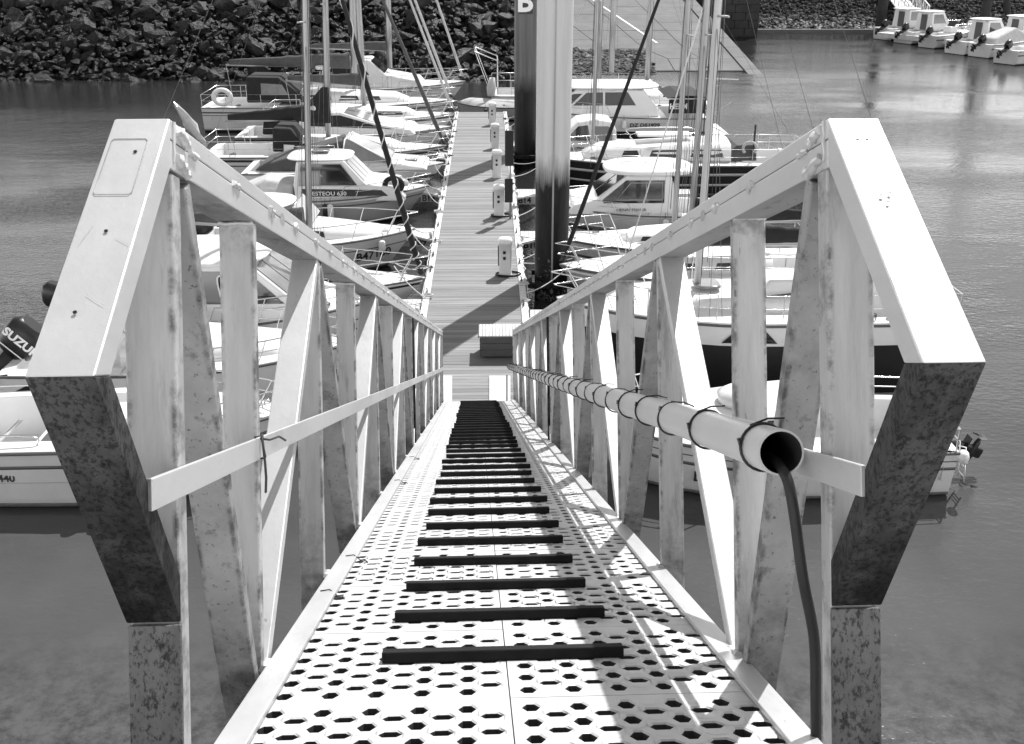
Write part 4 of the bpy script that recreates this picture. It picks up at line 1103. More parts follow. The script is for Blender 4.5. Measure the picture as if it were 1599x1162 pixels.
def rope_line(label, pts, r=.012, m_=ROPEW, sag=.0):
    P = [Vector(p) for p in pts]
    if len(P) == 2: P = [P[0].lerp(P[1], k/8)-Vector((0, 0, sag*4*(k/8)*(1-k/8))) for k in range(9)]
    return tag(M().tube(P, r, 5).build('mooring_line', m_, fixn=False), label, 'rope', 'mooring lines from the boats to the pontoon')

# ---------------- LEFT SIDE (bows towards the pontoon)
# 1 open white boat, nearest left
xb = -3.55; L_ = 6.2; H = Hull(L_, 2.3, 1.15, .98, rake=.5, flare=.94)
r1_ = boat('open_motorboat', 'nearest open white motorboat on the left, cockpit with hatch and small side rail', 'boat', -1, xb, 14.75, L_)
hull(r1_, H, GELM, stripes=((.70, .755, STRP), (.46, .475, GELG)), tc=.62, floor=.34, side_w=.26, deck=GEL)
lx = lambda X: L_/2-(xb-X)
M().box(lx(-7.65), lx(-6.2), -.15, .88, .35, .62).build('seat_locker', GEL, r1_, bevel=.04)
M().box(lx(-7.55), lx(-6.85), -.10, .55, .625, .64).build('locker_lid', CANVG, r1_, bevel=.01)
M().box(lx(-6.5), lx(-5.6), -.3, .35, .35, 1.15).build('console', GEL, r1_, bevel=.06)
M().obox((lx(-5.75), .02, 1.3), (.10, 0, .16), (0, .3, 0), (-.006, 0, .004)).build('console_screen', GLASS, r1_)
for sd in (-1, 1):
    M().tube(smooth([(lx(-8.6), sd*.93, 1.0), (lx(-8.6), sd*.93, 1.16), (lx(-7.25), sd*.93, 1.16), (lx(-7.2), sd*.93, 1.0)], 5), .014, 6).build('side_rail', STEEL, r1_, fixn=False)
text(r1_, 'DZ 440', .17, (lx(-8.06), -1.125, .50), (1, 0, 0), (0, .12, 1), LETD, 'registration', bold=.004)
M().tube([(lx(-8.2), -.1, .65), (lx(-7.85), .1, .95)], .03, 8).build('rod_holder', STEEL, r1_)
outboard(r1_, -L_/2-.02, 0, .95, .25, 1.05)
bow_rail(r1_, H, .7, .4)
fender(r1_, H, .62, -1)

# 2 low sports boat with tinted side band, motor tilted
xb = -3.0; L_ = 6.15; H = Hull(L_, 2.3, 1.12, .92, rake=.6, flare=.88)
r2_ = boat('sports_boat', 'low white sports boat on the left with tilted black outboard and dark swept side band', 'boat', -1, xb, 17.75, L_)
lx = lambda X: L_/2-(xb-X)
hull(r2_, H, GEL, stripes=((.40, .425, STRP),), tc=.36, floor=.35, deck=GEL)
trunk(r2_, H, lx(-7.0), lx(-4.0), .85, .40, .98, GEL, wins=((.15, .5),), slope=.5, name='foredeck_cuddy')
M().obox((lx(-6.75), 0, 1.52), (.16, 0, -.17), (0, .8, 0), (.006, 0, .005)).build('windscreen', GLAZ, r2_)
bow_rail(r2_, H, .55, .4)
q = M(); ts = [.01, .05, .10, .16, .22, .28, .33]
for sd in (-1, 1):
    vs = []
    for t in ts: vs += [H.pos(t, .34+.34*min(1, t/.14), sd, .012), H.pos(t, .50+.34*min(1, t/.10), sd, .012)]
    q.add(vs, [(2*i, 2*i+2, 2*i+3, 2*i+1) for i in range(len(ts)-1)], 0, True)
tag(q.build('side_band', NAVY, r2_, fixn=False), kind='stuff')
text(r2_, 'DZ 91842', .16, (lx(-8.40), -1.06, .83), (1, -.03, 0), (0, .1, 1), LETD, 'registration', bold=.004)
outboard(r2_, -L_/2+.05, -.1, .86, .80, 1.35, brand='SUZUKI')
for yy in (-.7, .7): M().box(lx(-9.0), lx(-8.4), yy-.3, yy+.3, .35, .75).build('quarter_seat', GEL, r2_, bevel=.04)
cabin(r2_, [(lx(-7.0), 1.0), (lx(-6.95), 1.25), (lx(-6.2), 1.3), (lx(-6.2), 1.0)], .6, .5, CANVG, 'seat_cover', bevel=.05)

# 2b cabin cruiser behind it
xb = -2.7; L_ = 6.6; H = Hull(L_, 2.4, 1.2, .95, rake=.6, flare=.88)
r2b = boat('cabin_cruiser', 'white cabin cruiser on the left with broad rounded roof and oval grab rail', 'boat', -1, xb, 20.05, L_)
lx = lambda X: L_/2-(xb-X)
hull(r2b, H, GEL, stripes=((.46, .485, STRP), (.66, .68, STRP)), tc=.42, floor=.35, deck=GEL)
W = cabin(r2b, [(lx(-7.05), .95), (lx(-6.95), 1.35), (lx(-6.85), 2.12), (lx(-5.15), 2.15), (lx(-4.15), 1.30), (lx(-3.7), 1.1), (lx(-3.7), .95)], 1.0, .82, GEL)
pane(r2b, [(lx(-6.7), 1.38), (lx(-4.5), 1.38), (lx(-5.2), 2.02), (lx(-6.7), 2.02)], W, GLASS)
front(r2b, (lx(-4.15), 1.30), (lx(-5.15), 2.15), W, GLAZ, n=3)
roof(r2b, lx(-6.35), 2.15, 1.5, 1.05, GEL, .08, .10, e=3.0)
M().tube(smooth([(lx(-5.72), -.96, 1.46), (lx(-5.76), -.94, 1.92), (lx(-5.52), -.94, 1.92), (lx(-5.48), -.98, 1.46), (lx(-5.72), -.98, 1.44)], 5), .018, 6).build('grab_rail', FEND, r2b, fixn=False)
bow_rail(r2b, H, .6, .45)
outboard(r2b, -L_/2+.02, 0, 1.0, .25, .95)
hatch(r2b, lx(-3.3), 0, 1.17, .2, .2)

# 3 sloop with spiral furled jib (tall mast)
xb = -2.0; L_ = 7.6; H = Hull(L_, 2.3, .78, .70, rake=.7, fine=1.8, flare=.86)
r3_ = boat('sailing_boat', 'white sloop on the left with dark furled jib wrapped by white line', 'sailing boat', -1, xb, 22.6, L_)
lx = lambda X: L_/2-(xb-X)
hull(r3_, H, GEL, stripes=((.78, .86, NAVY),), tc=.36, floor=.35)
trunk(r3_, H, lx(-6.6), lx(-3.3), .8, .38, .74, GELD)
rig(r3_, lx(-4.62), 1.1, 9.6, L_, lean=.06, r=.05, boom=(1.95, 2.9), cover=CANVG, jib=(CANV, .075, .86), bowx=L_/2-.12, bowz=.8, sternx=-L_/2, spiral=True, spreaders=(.55,))
bow_rail(r3_, H, .74, .5); life_lines(r3_, H, .14, .74); stern_rail(r3_, H)
outboard(r3_, -L_/2-.1, .3, .92, 1.15, .62)

# 4 small cuddy boat 'B47180'
xb = -2.52; L_ = 5.6; H = Hull(L_, 2.2, 1.02, .8, rake=.75, fine=2.0, flare=.82)
r4_ = boat('cuddy_boat', 'small white cuddy boat with numbers on its bow and a low rounded foredeck', 'boat', -1, xb, 26.0, L_)
lx = lambda X: L_/2-(xb-X)
hull(r4_, H, GELM, stripes=((.66, .69, STRP),), tc=.42, floor=.3, deck=GEL)
trunk(r4_, H, lx(-5.6), lx(-3.2), .78, .42, .84, GEL, wins=((.1, .35),), slope=.6, name='cuddy')
M().obox((lx(-5.30), 0, 1.52), (.21, 0, -.24), (0, .75, 0), (.006, 0, .005)).build('windscreen', GLAZ, r4_)
M().tube([(lx(-5.51), -.75, 1.76), (lx(-5.51), .75, 1.76)], .016, 6).build('screen_frame', STEEL, r4_)
roof(r4_, lx(-6.5), 1.72, .95, .85, GEL, .05, .06, name='hard_top', e=2.6)
for xx in (-6.1, -7.2):
    for sd in (-1, 1): M().tube([(lx(xx), sd*.75, .8), (lx(xx), sd*.75, 1.72)], .02, 6).build('roof_post', STEEL, r4_)
bow_rail(r4_, H, .50, .42, lower=False, n=3)
text(r4_, 'B47180', .32, H.pos(.755, .36, -1, .035)+Vector((0, -.0, 0)), H.pos(.92, .40, -1)-H.pos(.745, .36, -1), H.pos(.83, .8, -1)-H.pos(.83, .3, -1), LETD, 'registration', bold=.006)
fender(r4_, H, .86, -1, .09, .3)
outboard(r4_, -L_/2-.03, 0, .85, 1.0, .9)

# 5 fishing cruiser 'ESTEOU 630'
xb = -2.55; L_ = 6.3; H = Hull(L_, 2.4, 1.18, .88, rake=.75, fine=2.3, flare=.86)
r5_ = boat('fishing_cruiser', 'fishing cruiser with wheelhouse, dark horseshoe buoy and white name on a dark band', 'boat', -1, xb, 31.0, L_)
lx = lambda X: L_/2-(xb-X)
hull(r5_, H, GELG, stripes=((.72, .77, STRP), (.85, .96, GEL)), tc=.40, floor=.35, deck=GEL)
W = cabin(r5_, [(lx(-6.45), .85), (lx(-6.50), 1.42), (lx(-6.38), 2.22), (lx(-4.98), 2.26), (lx(-4.35), 1.45), (lx(-3.45), 1.32), (lx(-3.2), 1.0), (lx(-3.2), .85)], .92, .78, GEL, bevel=.04)
pane(r5_, [(lx(-6.32), 1.42), (lx(-4.62), 1.42), (lx(-5.08), 2.14), (lx(-6.24), 2.14)], W, GLASS, frame=GELG)
front(r5_, (lx(-4.35), 1.45), (lx(-4.98), 2.26), W, GLASS, n=3, edge=.09)
pane(r5_, [(lx(-6.3), 1.02), (lx(-3.7), 1.04), (lx(-3.9), 1.24), (lx(-6.25), 1.30)], W, NAVY, name='name_band')
text(r5_, 'ESTEOU 630', .19, (lx(-5.95), -.955, 1.08), (1, 0, 0), (0, .08, 1), LETW, bold=.002)
roof(r5_, lx(-5.75), 2.25, .98, .86, GEL, .06, .06)
M().tube([(lx(-6.1), -.4, 2.38), (lx(-6.1), -.4, 2.52), (lx(-5.4), -.4, 2.52), (lx(-5.4), -.4, 2.36)], .014, 5).build('roof_rail', STEEL, r5_)
M().tube([(lx(-6.1), .4, 2.38), (lx(-6.1), .4, 2.52), (lx(-5.4), .4, 2.52), (lx(-5.4), .4, 2.36)], .014, 5).build('roof_rail', STEEL, r5_)
M().tube([(lx(-5.25), .2, 2.38), (lx(-5.28), .2, 2.9)], .012, 5).build('aerial', FEND, r5_)
M().box(lx(-6.0), lx(-5.5), -.25, .25, 2.42, 2.47).build('liferaft', STRP, r5_, bevel=.02)
ring_buoy(r5_, (lx(-3.55), -.72, 1.38), .25, .085, CANV, open_=1.1)
bow_rail(r5_, H, .62, .42)
M().loft([superplan(.32, .10, 16, 3, lx(-2.95)-.5, -.45, 1.28), superplan(.34, .12, 16, 3, lx(-2.95)-.5, -.45, 1.38), superplan(.30, .09, 16, 3, lx(-2.95)-.5, -.45, 1.48)]).build('fender_roll', FEND, r5_)
fender(r5_, H, .55, -1, .10, .62)
# canvas over the cockpit
cabin(r5_, [(lx(-8.4), .9), (lx(-8.3), 1.12), (lx(-7.4), 1.55), (lx(-6.55), 1.4), (lx(-6.55), .9)], .95, .5, CANVW, 'cockpit_cover', bevel=.08)
outboard(r5_, -L_/2-.02, 0, .9, .2, 1.0, CANVW)

# 6 low motor cruiser with wide screen
xb = -2.3; L_ = 6.6; H = Hull(L_, 2.5, 1.08, .95, rake=.7, fine=2.1)
r6_ = boat('sports_cruiser', 'low white sports cruiser with large raked clear windscreen', 'boat', -1, xb, 34.6, L_)
lx = lambda X: L_/2-(xb-X)
hull(r6_, H, GEL, stripes=((.5, .6, STRP),), tc=.40, floor=.35, deck=GEL)
W = cabin(r6_, [(lx(-5.9), 1.0), (lx(-5.8), 1.45), (lx(-4.6), 1.35), (lx(-2.9), 1.12), (lx(-2.8), 1.0)], .95, .7, GEL, bevel=.06)
W2 = cabin(r6_, [(lx(-5.6), 1.40), (lx(-5.55), 2.12), (lx(-5.35), 2.14), (lx(-4.0), 1.32)], .92, .62, GLAZ, 'windscreen', bevel=.02)
q = M()
for sd in (-1, 1):
    q.tube([(lx(-4.0), sd*.93, 1.33), (lx(-5.4), sd*.63, 2.15)], .022, 6); q.tube([(lx(-5.4), -.63, 2.15), (lx(-5.4), .63, 2.15)], .022, 6); q.tube([(lx(-5.5), sd*.66, 2.13), (lx(-5.6), sd*.95, 1.42)], .022, 6)
q.build('screen_frame', GEL, r6_)
cabin(r6_, [(lx(-8.5), 1.0), (lx(-8.3), 1.2), (lx(-6.6), 1.75), (lx(-5.62), 2.1), (lx(-5.62), 1.0)], .98, .6, CANVG, 'canopy', bevel=.08)
bow_rail(r6_, H, .56, .38); hatch(r6_, lx(-3.4), 0, 1.2, .22, .22)

# 7 sloop with dark sail cover and collar
xb = -2.35; L_ = 8.5; H = Hull(L_, 2.8, 1.1, .95, rake=.9, fine=1.9, flare=.85)
r7_ = boat('sailing_boat', 'white sloop with dark sail cover wrapped high round its mast', 'sailing boat', -1, xb, 37.0, L_)
lx = lambda X: L_/2-(xb-X)
hull(r7_, H, GELM, stripes=((.80, .89, NAVY), (.62, .67, STRP)), tc=.34, floor=.4)
trunk(r7_, H, lx(-8.0), lx(-3.9), .95, .46, 1.0, GELD, wins=((.08, .30), (.36, .58)))
hood(r7_, lx(-8.4), lx(-7.2), .9, 1.05, .85, CANV)
rig(r7_, lx(-6.55), 1.45, 10.4, L_, lean=.045, r=.078, boom=(2.1, 3.6), cover=CANV, jib=(CANVG, .08, .9), bowx=L_/2-.12, bowz=1.1, sternx=-L_/2, spreaders=(.45, .75), boom_up=-.02, collar=1.15, cover_r=.2)
bow_rail(r7_, H, .78, .55); life_lines(r7_, H, .12, .78); stern_rail(r7_, H)
M().tube([(-L_/2+.2, -.9, 1.0), (-L_/2-.75, -.95, 2.9)], .02, 6).build('flag_staff', STEEL, r7_)
q = M(); rings = []
for k in range(9):
    f = k/8; c = Vector((-L_/2+.15-.85*f, -.93, 1.3+1.5*f)); rr_ = .03+.16*math.sin(math.pi*(f*.9+.05))*(1+.2*math.sin(k*2.1))
    rings.append([c+Vector((rr_*math.cos(a_)*(1+.3*math.cos(3*a_+k)), .4*rr_*math.sin(a_), .05*math.sin(2*a_))) for a_ in [2*math.pi*j/12 for j in range(12)]])
q.loft(rings); q.build('furled_flag', CANVW, r7_)

# 8 cruiser beyond
xb = -2.4; L_ = 8.2; H = Hull(L_, 2.8, 1.2, 1.0, rake=.8, fine=2.1)
r8_ = boat('motor_cruiser', 'white motor cruiser with one long dark raked window behind the dark sail cover', 'boat', -1, xb, 40.8, L_)
lx = lambda X: L_/2-(xb-X)
hull(r8_, H, GEL, stripes=((.84, .92, NAVY),), tc=.36, floor=.4, deck=GEL)
W = cabin(r8_, [(lx(-8.3), 1.05), (lx(-8.1), 1.9), (lx(-6.6), 1.98), (lx(-5.2), 1.5), (lx(-3.9), 1.25), (lx(-3.7), 1.05)], 1.1, .75, GEL, bevel=.06)
pane(r8_, [(lx(-7.9), 1.42), (lx(-4.6), 1.28), (lx(-5.3), 1.44), (lx(-6.6), 1.84), (lx(-7.8), 1.82)], W)
front(r8_, (lx(-5.2), 1.5), (lx(-6.6), 1.98), W, GLAZ, n=2)
cabin(r8_, [(lx(-9.6), 1.05), (lx(-9.5), 1.9), (lx(-8.2), 2.05), (lx(-8.2), 1.05)], 1.0, .8, CANV, 'canopy', bevel=.08)
bow_rail(r8_, H, .6, .5)

# 9 cruising yacht with ring buoy, dodger, radar
xb = -2.6; L_ = 10.9; H = Hull(L_, 3.3, 1.35, 1.25, rake=1.0, fine=2.0, flare=.86)
r9_ = boat('cruising_yacht', 'large white cruising yacht on the left with dark dodger and pale ring buoy', 'sailing boat', -1, xb, 47.0, L_)
lx = lambda X: L_/2-(xb-X)
hull(r9_, H, GELM, stripes=((.76, .82, STRP), (.66, .69, STRP)), tc=.30, floor=.6)
trunk(r9_, H, lx(-9.3), lx(-4.6), 1.1, .62, 1.28, GEL, wins=((.08, .3), (.36, .55), (.6, .75)))
hood(r9_, lx(-11.6), lx(-9.0), 1.1, 1.4, 1.25, CANV, GLAZ)
rig(r9_, lx(-7.0), 1.9, 12.5, L_, lean=.03, r=.11, boom=(3.0, 5.6), cover=CANVG, jib=(CANVW, .07, .97), bowx=L_/2-.12, bowz=1.4, beam=1.5, sternx=-L_/2, spreaders=(.4, .7), boom_up=.02, cover_r=.24)
ring_buoy(r9_, (-L_/2+.95, -1.45, 1.75), .36, .11, FEND)
M().tube([(lx(-8.5), -.9, 1.9), (lx(-8.35), -.9, 2.9)], .03, 6).build('radar_post', STEEL, r9_); roof(r9_, lx(-8.35), 2.9, .34, .34, FEND, .16, .06, name='radar_dome', e=2.2)
for k in range(3): M().obox((lx(-8.9)+k*.35, -.4, 2.35+k*.1), (.3, 0, .22), (0, .12, 0), (-.02, 0, .03)).build('solar_panel' if k else 'folded_tiller', GLAZ, r9_)
bow_rail(r9_, H, .8, .62); life_lines(r9_, H, .1, .8, .62, 5); stern_rail(r9_, H, .12, .62)

# 10 white motor yacht, farthest on left
xb = -2.3; L_ = 9.2; H = Hull(L_, 3.2, 1.5, 1.2, rake=1.0, fine=2.1)
r10 = boat('motor_sailer', 'farthest yacht on the left with tall white wheelhouse and long bow rail', 'sailing boat', -1, xb, 52.2, L_)
lx = lambda X: L_/2-(xb-X)
hull(r10, H, GEL, stripes=((.8, .87, STRP),), tc=.25, floor=.6)
W = cabin(r10, [(lx(-9.3), 1.3), (lx(-9.1), 2.7), (lx(-6.9), 2.8), (lx(-6.1), 2.0), (lx(-4.6), 1.7), (lx(-4.3), 1.3)], 1.25, .95, GEL, bevel=.08)
pane(r10, [(lx(-8.8), 2.0), (lx(-6.9), 2.0), (lx(-7.3), 2.55), (lx(-8.8), 2.55)], W)
front(r10, (lx(-6.1), 2.0), (lx(-6.9), 2.8), W, GLASS, n=3)
rig(r10, lx(-6.0), 2.2, 11.5, L_, lean=.02, r=.10, boom=(3.2, 4.0), cover=CANVG, jib=(CANVW, .07, .97), bowx=L_/2-.12, bowz=1.55, beam=1.5, sternx=-L_/2, spreaders=(.5,), boom_up=.03)
bow_rail(r10, H, .6, .65); life_lines(r10, H, .1, .6, .6, 4); stern_rail(r10, H)

# extra slim sloop between 8 and 9 (its rig shows)
xb = -2.4; L_ = 7.8; H = Hull(L_, 2.6, 1.05, .9, rake=.8, fine=1.9)
r11 = boat('sailing_boat', 'slim white sloop on the far left with bare pale mast between cruiser and yacht', 'sailing boat', -1, xb, 44.0, L_)
lx = lambda X: L_/2-(xb-X)
hull(r11, H, GEL, stripes=((.82, .9, STRP),), tc=.34, floor=.4)
trunk(r11, H, lx(-7.6), lx(-4.0), .9, .45, .95, GELD)
rig(r11, lx(-6.2), 1.4, 10, L_, lean=.0, r=.085, boom=(2.2, 3.2), cover=CANVG, jib=(CANVW, .06, .97), bowx=L_/2-.12, bowz=1.05, sternx=-L_/2, spreaders=(.5,))
bow_rail(r11, H, .76, .5); stern_rail(r11, H)

# ---------------- RIGHT SIDE (bows towards the pontoon, camera sees their port side = +y local)
# 1 nearest right motorboat with tilted motor
xb = 1.1; L_ = 5.7; H = Hull(L_, 2.3, 1.1, .85, rake=.6, flare=.86)
s1 = boat('open_motorboat', 'nearest white motorboat on the right with dark tilted outboard and small boarding ladder', 'boat', 1, xb, 14.75, L_)
lx = lambda X: L_/2-(X-xb)
hull(s1, H, GELM, stripes=((.60, .66, STRP), (.78, .80, STRP)), tc=.40, floor=.32, deck=GEL)
trunk(s1, H, lx(4.6), lx(2.1), .8, .45, .92, GEL, wins=((.1, .3),), slope=.5, name='cuddy')
M().loft([superplan(.34, .34, 24, 2.2, lx(3.6), .1, 1.30), superplan(.36, .36, 24, 2.2, lx(3.6), .1, 1.42), superplan(.22, .22, 24, 2.2, lx(3.6), .1, 1.52), superplan(.05, .05, 24, 2.2, lx(3.6), .1, 1.55)]).build('round_hatch', GEL, s1)
text(s1, 'DZ 81', .26, H.pos(.72, .32, 1, .05), (-1, .1, 0), (0, .12, 1), LETD, 'registration', bold=.005)
outboard(s1, -L_/2+.05, .15, .55, 1.2, .92)
q = M()
for yy in (-.75, -.5, .62, .84): q.tube([(-L_/2-.06, yy, .85), (-L_/2-.18, yy, .82), (-L_/2-.26, yy, .2)], .014, 6)
for zz in (.3, .45, .6): q.tube([(-L_/2-.24, .62, zz), (-L_/2-.24, .84, zz)], .012, 6)
tag(q.build('boarding_ladder', STEEL, s1, fixn=False), kind='stuff')
M().loft([superplan(.05, .09, 12, 2.4, -L_/2-.12, .95, .62), superplan(.07, .11, 12, 2.4, -L_/2-.12, .95, .72), superplan(.05, .08, 12, 2.4, -L_/2-.12, .95, .80)]).build('stern_lamp', FEND, s1)
bow_rail(s1, H, .68, .42); stern_rail(s1, H, .2, .35)

# 2 dark sided sloop with long window
xb = .85; L_ = 7.3; H = Hull(L_, 2.6, 1.72, 1.6, rake=.6, fine=2.2, flare=.88)
s2 = boat('sailing_boat', 'white decked boat on the right with dark lower hull, dark side window and winches', 'sailing boat', 1, xb, 18.5, L_)
lx = lambda X: L_/2-(X-xb)
hull(s2, H, GEL, low=NAVY, hsplit=.72, tc=.24, floor=.9, deck=GELD)
q = M(); P = [H.pos(.46, .76, 1, .02), H.pos(.60, .76, 1, .02), H.pos(.57, .90, 1, .02), H.pos(.49, .90, 1, .02)]
q.prism(P, (0, .012, 0)); q.build('window', GLASS, s2)
trunk(s2, H, lx(6.6), lx(2.9), .85, .32, 1.62, GELD, wins=())
cabin(s2, [(lx(5.9), 1.87), (lx(5.75), 2.14), (lx(4.8), 2.14), (lx(4.55), 1.87)], .5, .38, GEL, 'companion_hatch', bevel=.05)
hatch(s2, lx(3.7), 0, 1.94, .25, .25)
for xx, yy in ((6.9, 1.0), (6.9, -1.0), (6.3, 1.02)): winch(s2, lx(xx), yy, 1.62)
M().tube([(lx(6.4), .35, 1.98), (lx(4.4), .75, 1.93)], .02, 6).build('boat_hook', WOODB, s2)
life_lines(s2, H, .12, .78, .5, 4); bow_rail(s2, H, .78, .5); stern_rail(s2, H, .12, .5)
M().obox((-L_/2+.9, 1.28, 1.3), (.07, 0, 0), (0, .004, 0), (0, 0, .09)).build('badge', LETD, s2)
rig(s2, lx(3.52), 1.9, 9.4, L_, r=.052, mm_=MASTW, boom=(2.75, 2.6), cover=CANV, bowx=L_/2-.12, bowz=1.7, sternx=-L_/2, spreaders=(.52,), boom_up=0.0, wires=True)

# 3 sloop behind with dark forestay
xb = 1.1; L_ = 6.9; H = Hull(L_, 2.4, 1.0, .9, rake=.7, fine=2.0)
s3 = boat('sailing_boat', 'pale sloop on the right whose dark furled jib rises from beside the near pile', 'sailing boat', 1, xb, 22.9, L_)
lx = lambda X: L_/2-(X-xb)
hull(s3, H, GELG, stripes=((.82, .9, GEL),), tc=.34, floor=.35)
trunk(s3, H, lx(5.9), lx(2.6), .8, .4, .92, GELD, wins=((.1, .4), (.5, .75)))
rig(s3, lx(4.12), 1.3, 9.2, L_, r=.055, boom=(2.0, 2.9), cover=CANV, jib=(CANV, .055, .93), bowx=L_/2-.1, bowz=1.0, sternx=-L_/2, spreaders=(.52,), boom_up=.0, cover_r=.18)
M().tube([(lx(2.7), .1, 1.35), (lx(4.12), 0, 6.9)], .016, 5).build('white_halyard', ROPEW, s3)
bow_rail(s3, H, .76, .5); life_lines(s3, H, .12, .76); stern_rail(s3, H)
# 4 small sloop below the white fishing cruiser
xb = 1.15; L_ = 6.4; H = Hull(L_, 2.2, .95, .8, rake=.7, fine=2.0)
s4 = boat('sailing_boat', 'small white sloop on the right moored just before the rounded roof cruiser', 'sailing boat', 1, xb, 25.4, L_)
lx = lambda X: L_/2-(X-xb)
hull(s4, H, GEL, stripes=((.5, .58, STRP),), tc=.34, floor=.35)
trunk(s4, H, lx(5.6), lx(2.8), .75, .36, .86, GELD)
cabin(s4, [(lx(6.7), .85), (lx(6.65), 1.25), (lx(6.0), 1.35), (lx(5.7), .9)], .6, .5, CANV, 'spray_hood', bevel=.06)
rig(s4, lx(4.13), 1.15, 9.4, L_, r=.05, bowx=L_/2-.1, bowz=.95, sternx=-L_/2, spreaders=(.5,), wires=True)
stern_rail(s4, H); bow_rail(s4, H, .78, .45)

# 5 rounded roof fishing cruiser
xb = .85; L_ = 6.0; H = Hull(L_, 2.4, 1.15, .82, rake=.6, fine=2.3, flare=.88)
s5 = boat('fishing_cruiser', 'white fishing cruiser on the right with big rounded roof', 'boat', 1, xb, 29.6, L_)
lx = lambda X: L_/2-(X-xb)
hull(s5, H, GELM, stripes=((.18, .36, STRP), (.84, .86, GELG)), tc=.40, floor=.35, deck=GEL)
zf = .88
W = cabin(s5, [(lx(4.62), zf), (lx(4.58), 2.0), (lx(4.5), 2.3), (lx(3.25), 2.32), (lx(2.35), 1.42), (lx(1.75), 1.25), (lx(1.6), zf)], .98, .84, GEL, bevel=.05)
pane(s5, [(lx(4.32), 1.30), (lx(2.60), 1.30), (lx(2.55), 1.42), (lx(3.22), 2.14), (lx(4.32), 2.14)], W, GLASS)
q = M()
for sd in (-1, 1): q.tube([(lx(4.25), sd*(W(2.05)+.02), 2.05), (lx(3.35), sd*(W(2.05)+.02), 2.05), (lx(2.95), sd*(W(1.45)+.02), 1.42), (lx(4.25), sd*(W(1.45)+.02), 1.42)], .018, 6, closed=True); q.tube([(lx(3.8), sd*(W(1.45)+.02), 1.42), (lx(3.8), sd*(W(2.05)+.02), 2.05)], .014, 6)
q.build('window_frame', GELG, s5)
front(s5, (lx(2.35), 1.42), (lx(3.25), 2.32), W, GLASS, n=2, edge=.1, gap=.12)
M().tube([(lx(2.55), .3, 1.55), (lx(2.85), .1, 2.0)], .015, 5).build('wiper', LETD, s5)
roof(s5, lx(3.95), 2.32, 1.32, 1.02, GEL, .16, .14, e=2.8)
M().tube(smooth([(lx(3.1), .3, 2.52), (lx(3.2), .3, 2.68), (lx(3.75), .3, 2.68), (lx(3.85), .3, 2.6)], 4), .016, 6).build('roof_rail', STEEL, s5)
M().tube(smooth([(lx(3.1), -.5, 2.52), (lx(3.2), -.5, 2.68), (lx(3.75), -.5, 2.68), (lx(3.85), -.5, 2.6)], 4), .016, 6).build('roof_rail', STEEL, s5)
M().tube([(lx(4.9), -.2, 2.5), (lx(4.88), -.2, 3.1)], .025, 6).build('light_mast', LETD, s5)
text(s5, 'HENRI FISHER', .14, (lx(2.95), 1.018, 1.02), (-1, 0, 0), (0, -.08, 1), STRP, bold=.002)
M().tube(smooth([(lx(4.66), .8, 1.55), (lx(5.05), .85, 1.5), (lx(5.3), .9, 1.15), (lx(5.5), .92, 1.0)], 5), .016, 6).build('grab_rail', STEEL, s5)
outboard(s5, -L_/2-.02, 0, .9, .1, 1.0); bow_rail(s5, H, .60, .4); fender(s5, H, .42, 1, .09, .5, FEND)

# 6 dark hulled sloop with pale stripes
xb = .95; L_ = 9.0; H = Hull(L_, 2.9, 1.25, 1.15, rake=.9, fine=2.1, flare=.86)
s6 = boat('sailing_boat', 'dark hulled yacht with pale stripes and long side windows on the right', 'sailing boat', 1, xb, 34.7, L_)
lx = lambda X: L_/2-(X-xb)
hull(s6, H, NAVY, stripes=((.66, .74, GELG), (.34, .41, GELG), (.95, 1.0, GEL)), tc=.26, floor=.5)
trunk(s6, H, lx(7.2), lx(2.4), 1.05, .62, 1.22, GEL, wins=((.05, .28), (.34, .56), (.62, .75)), wh=(.2, .72))
M().tube(smooth([(lx(4.0), .5, 1.9), (lx(4.05), .5, 2.12), (lx(6.1), .5, 2.12), (lx(6.15), .5, 1.9)], 4), .018, 6).build('handrail', STEEL, s6)
M().tube(smooth([(lx(4.0), -.5, 1.9), (lx(4.05), -.5, 2.12), (lx(6.1), -.5, 2.12), (lx(6.15), -.5, 1.9)], 4), .018, 6).build('handrail', STEEL, s6)
M().box(lx(6.0), lx(4.2), -.4, .3, 1.95, 2.03).build('sliding_hatch', GEL, s6, bevel=.02)
ring_buoy(s6, (-L_/2+2.2, 1.2, 1.72), .22, .045, CANVW, open_=1.6)
M().tube([(-L_/2+2.0, .9, 1.2), (-L_/2+2.0, .9, 2.5)], .035, 6).build('light_mast', LETD, s6)
hood(s6, lx(8.1), lx(6.9), .9, 1.2, .55, CANVG)
rig(s6, lx(2.72), 1.85, 10.5, L_, r=.045, bowx=L_/2-.1, bowz=1.3, sternx=-L_/2, spreaders=(.45, .75), beam=1.35)
life_lines(s6, H, .1, .78, .55, 5); bow_rail(s6, H, .78, .55); stern_rail(s6, H)
M().obox((-L_/2-.14, 0, .45), (.06, 0, 0), (0, .06, 0), (.06, 0, .75)).build('rudder', NAVY, s6, bevel=.02)

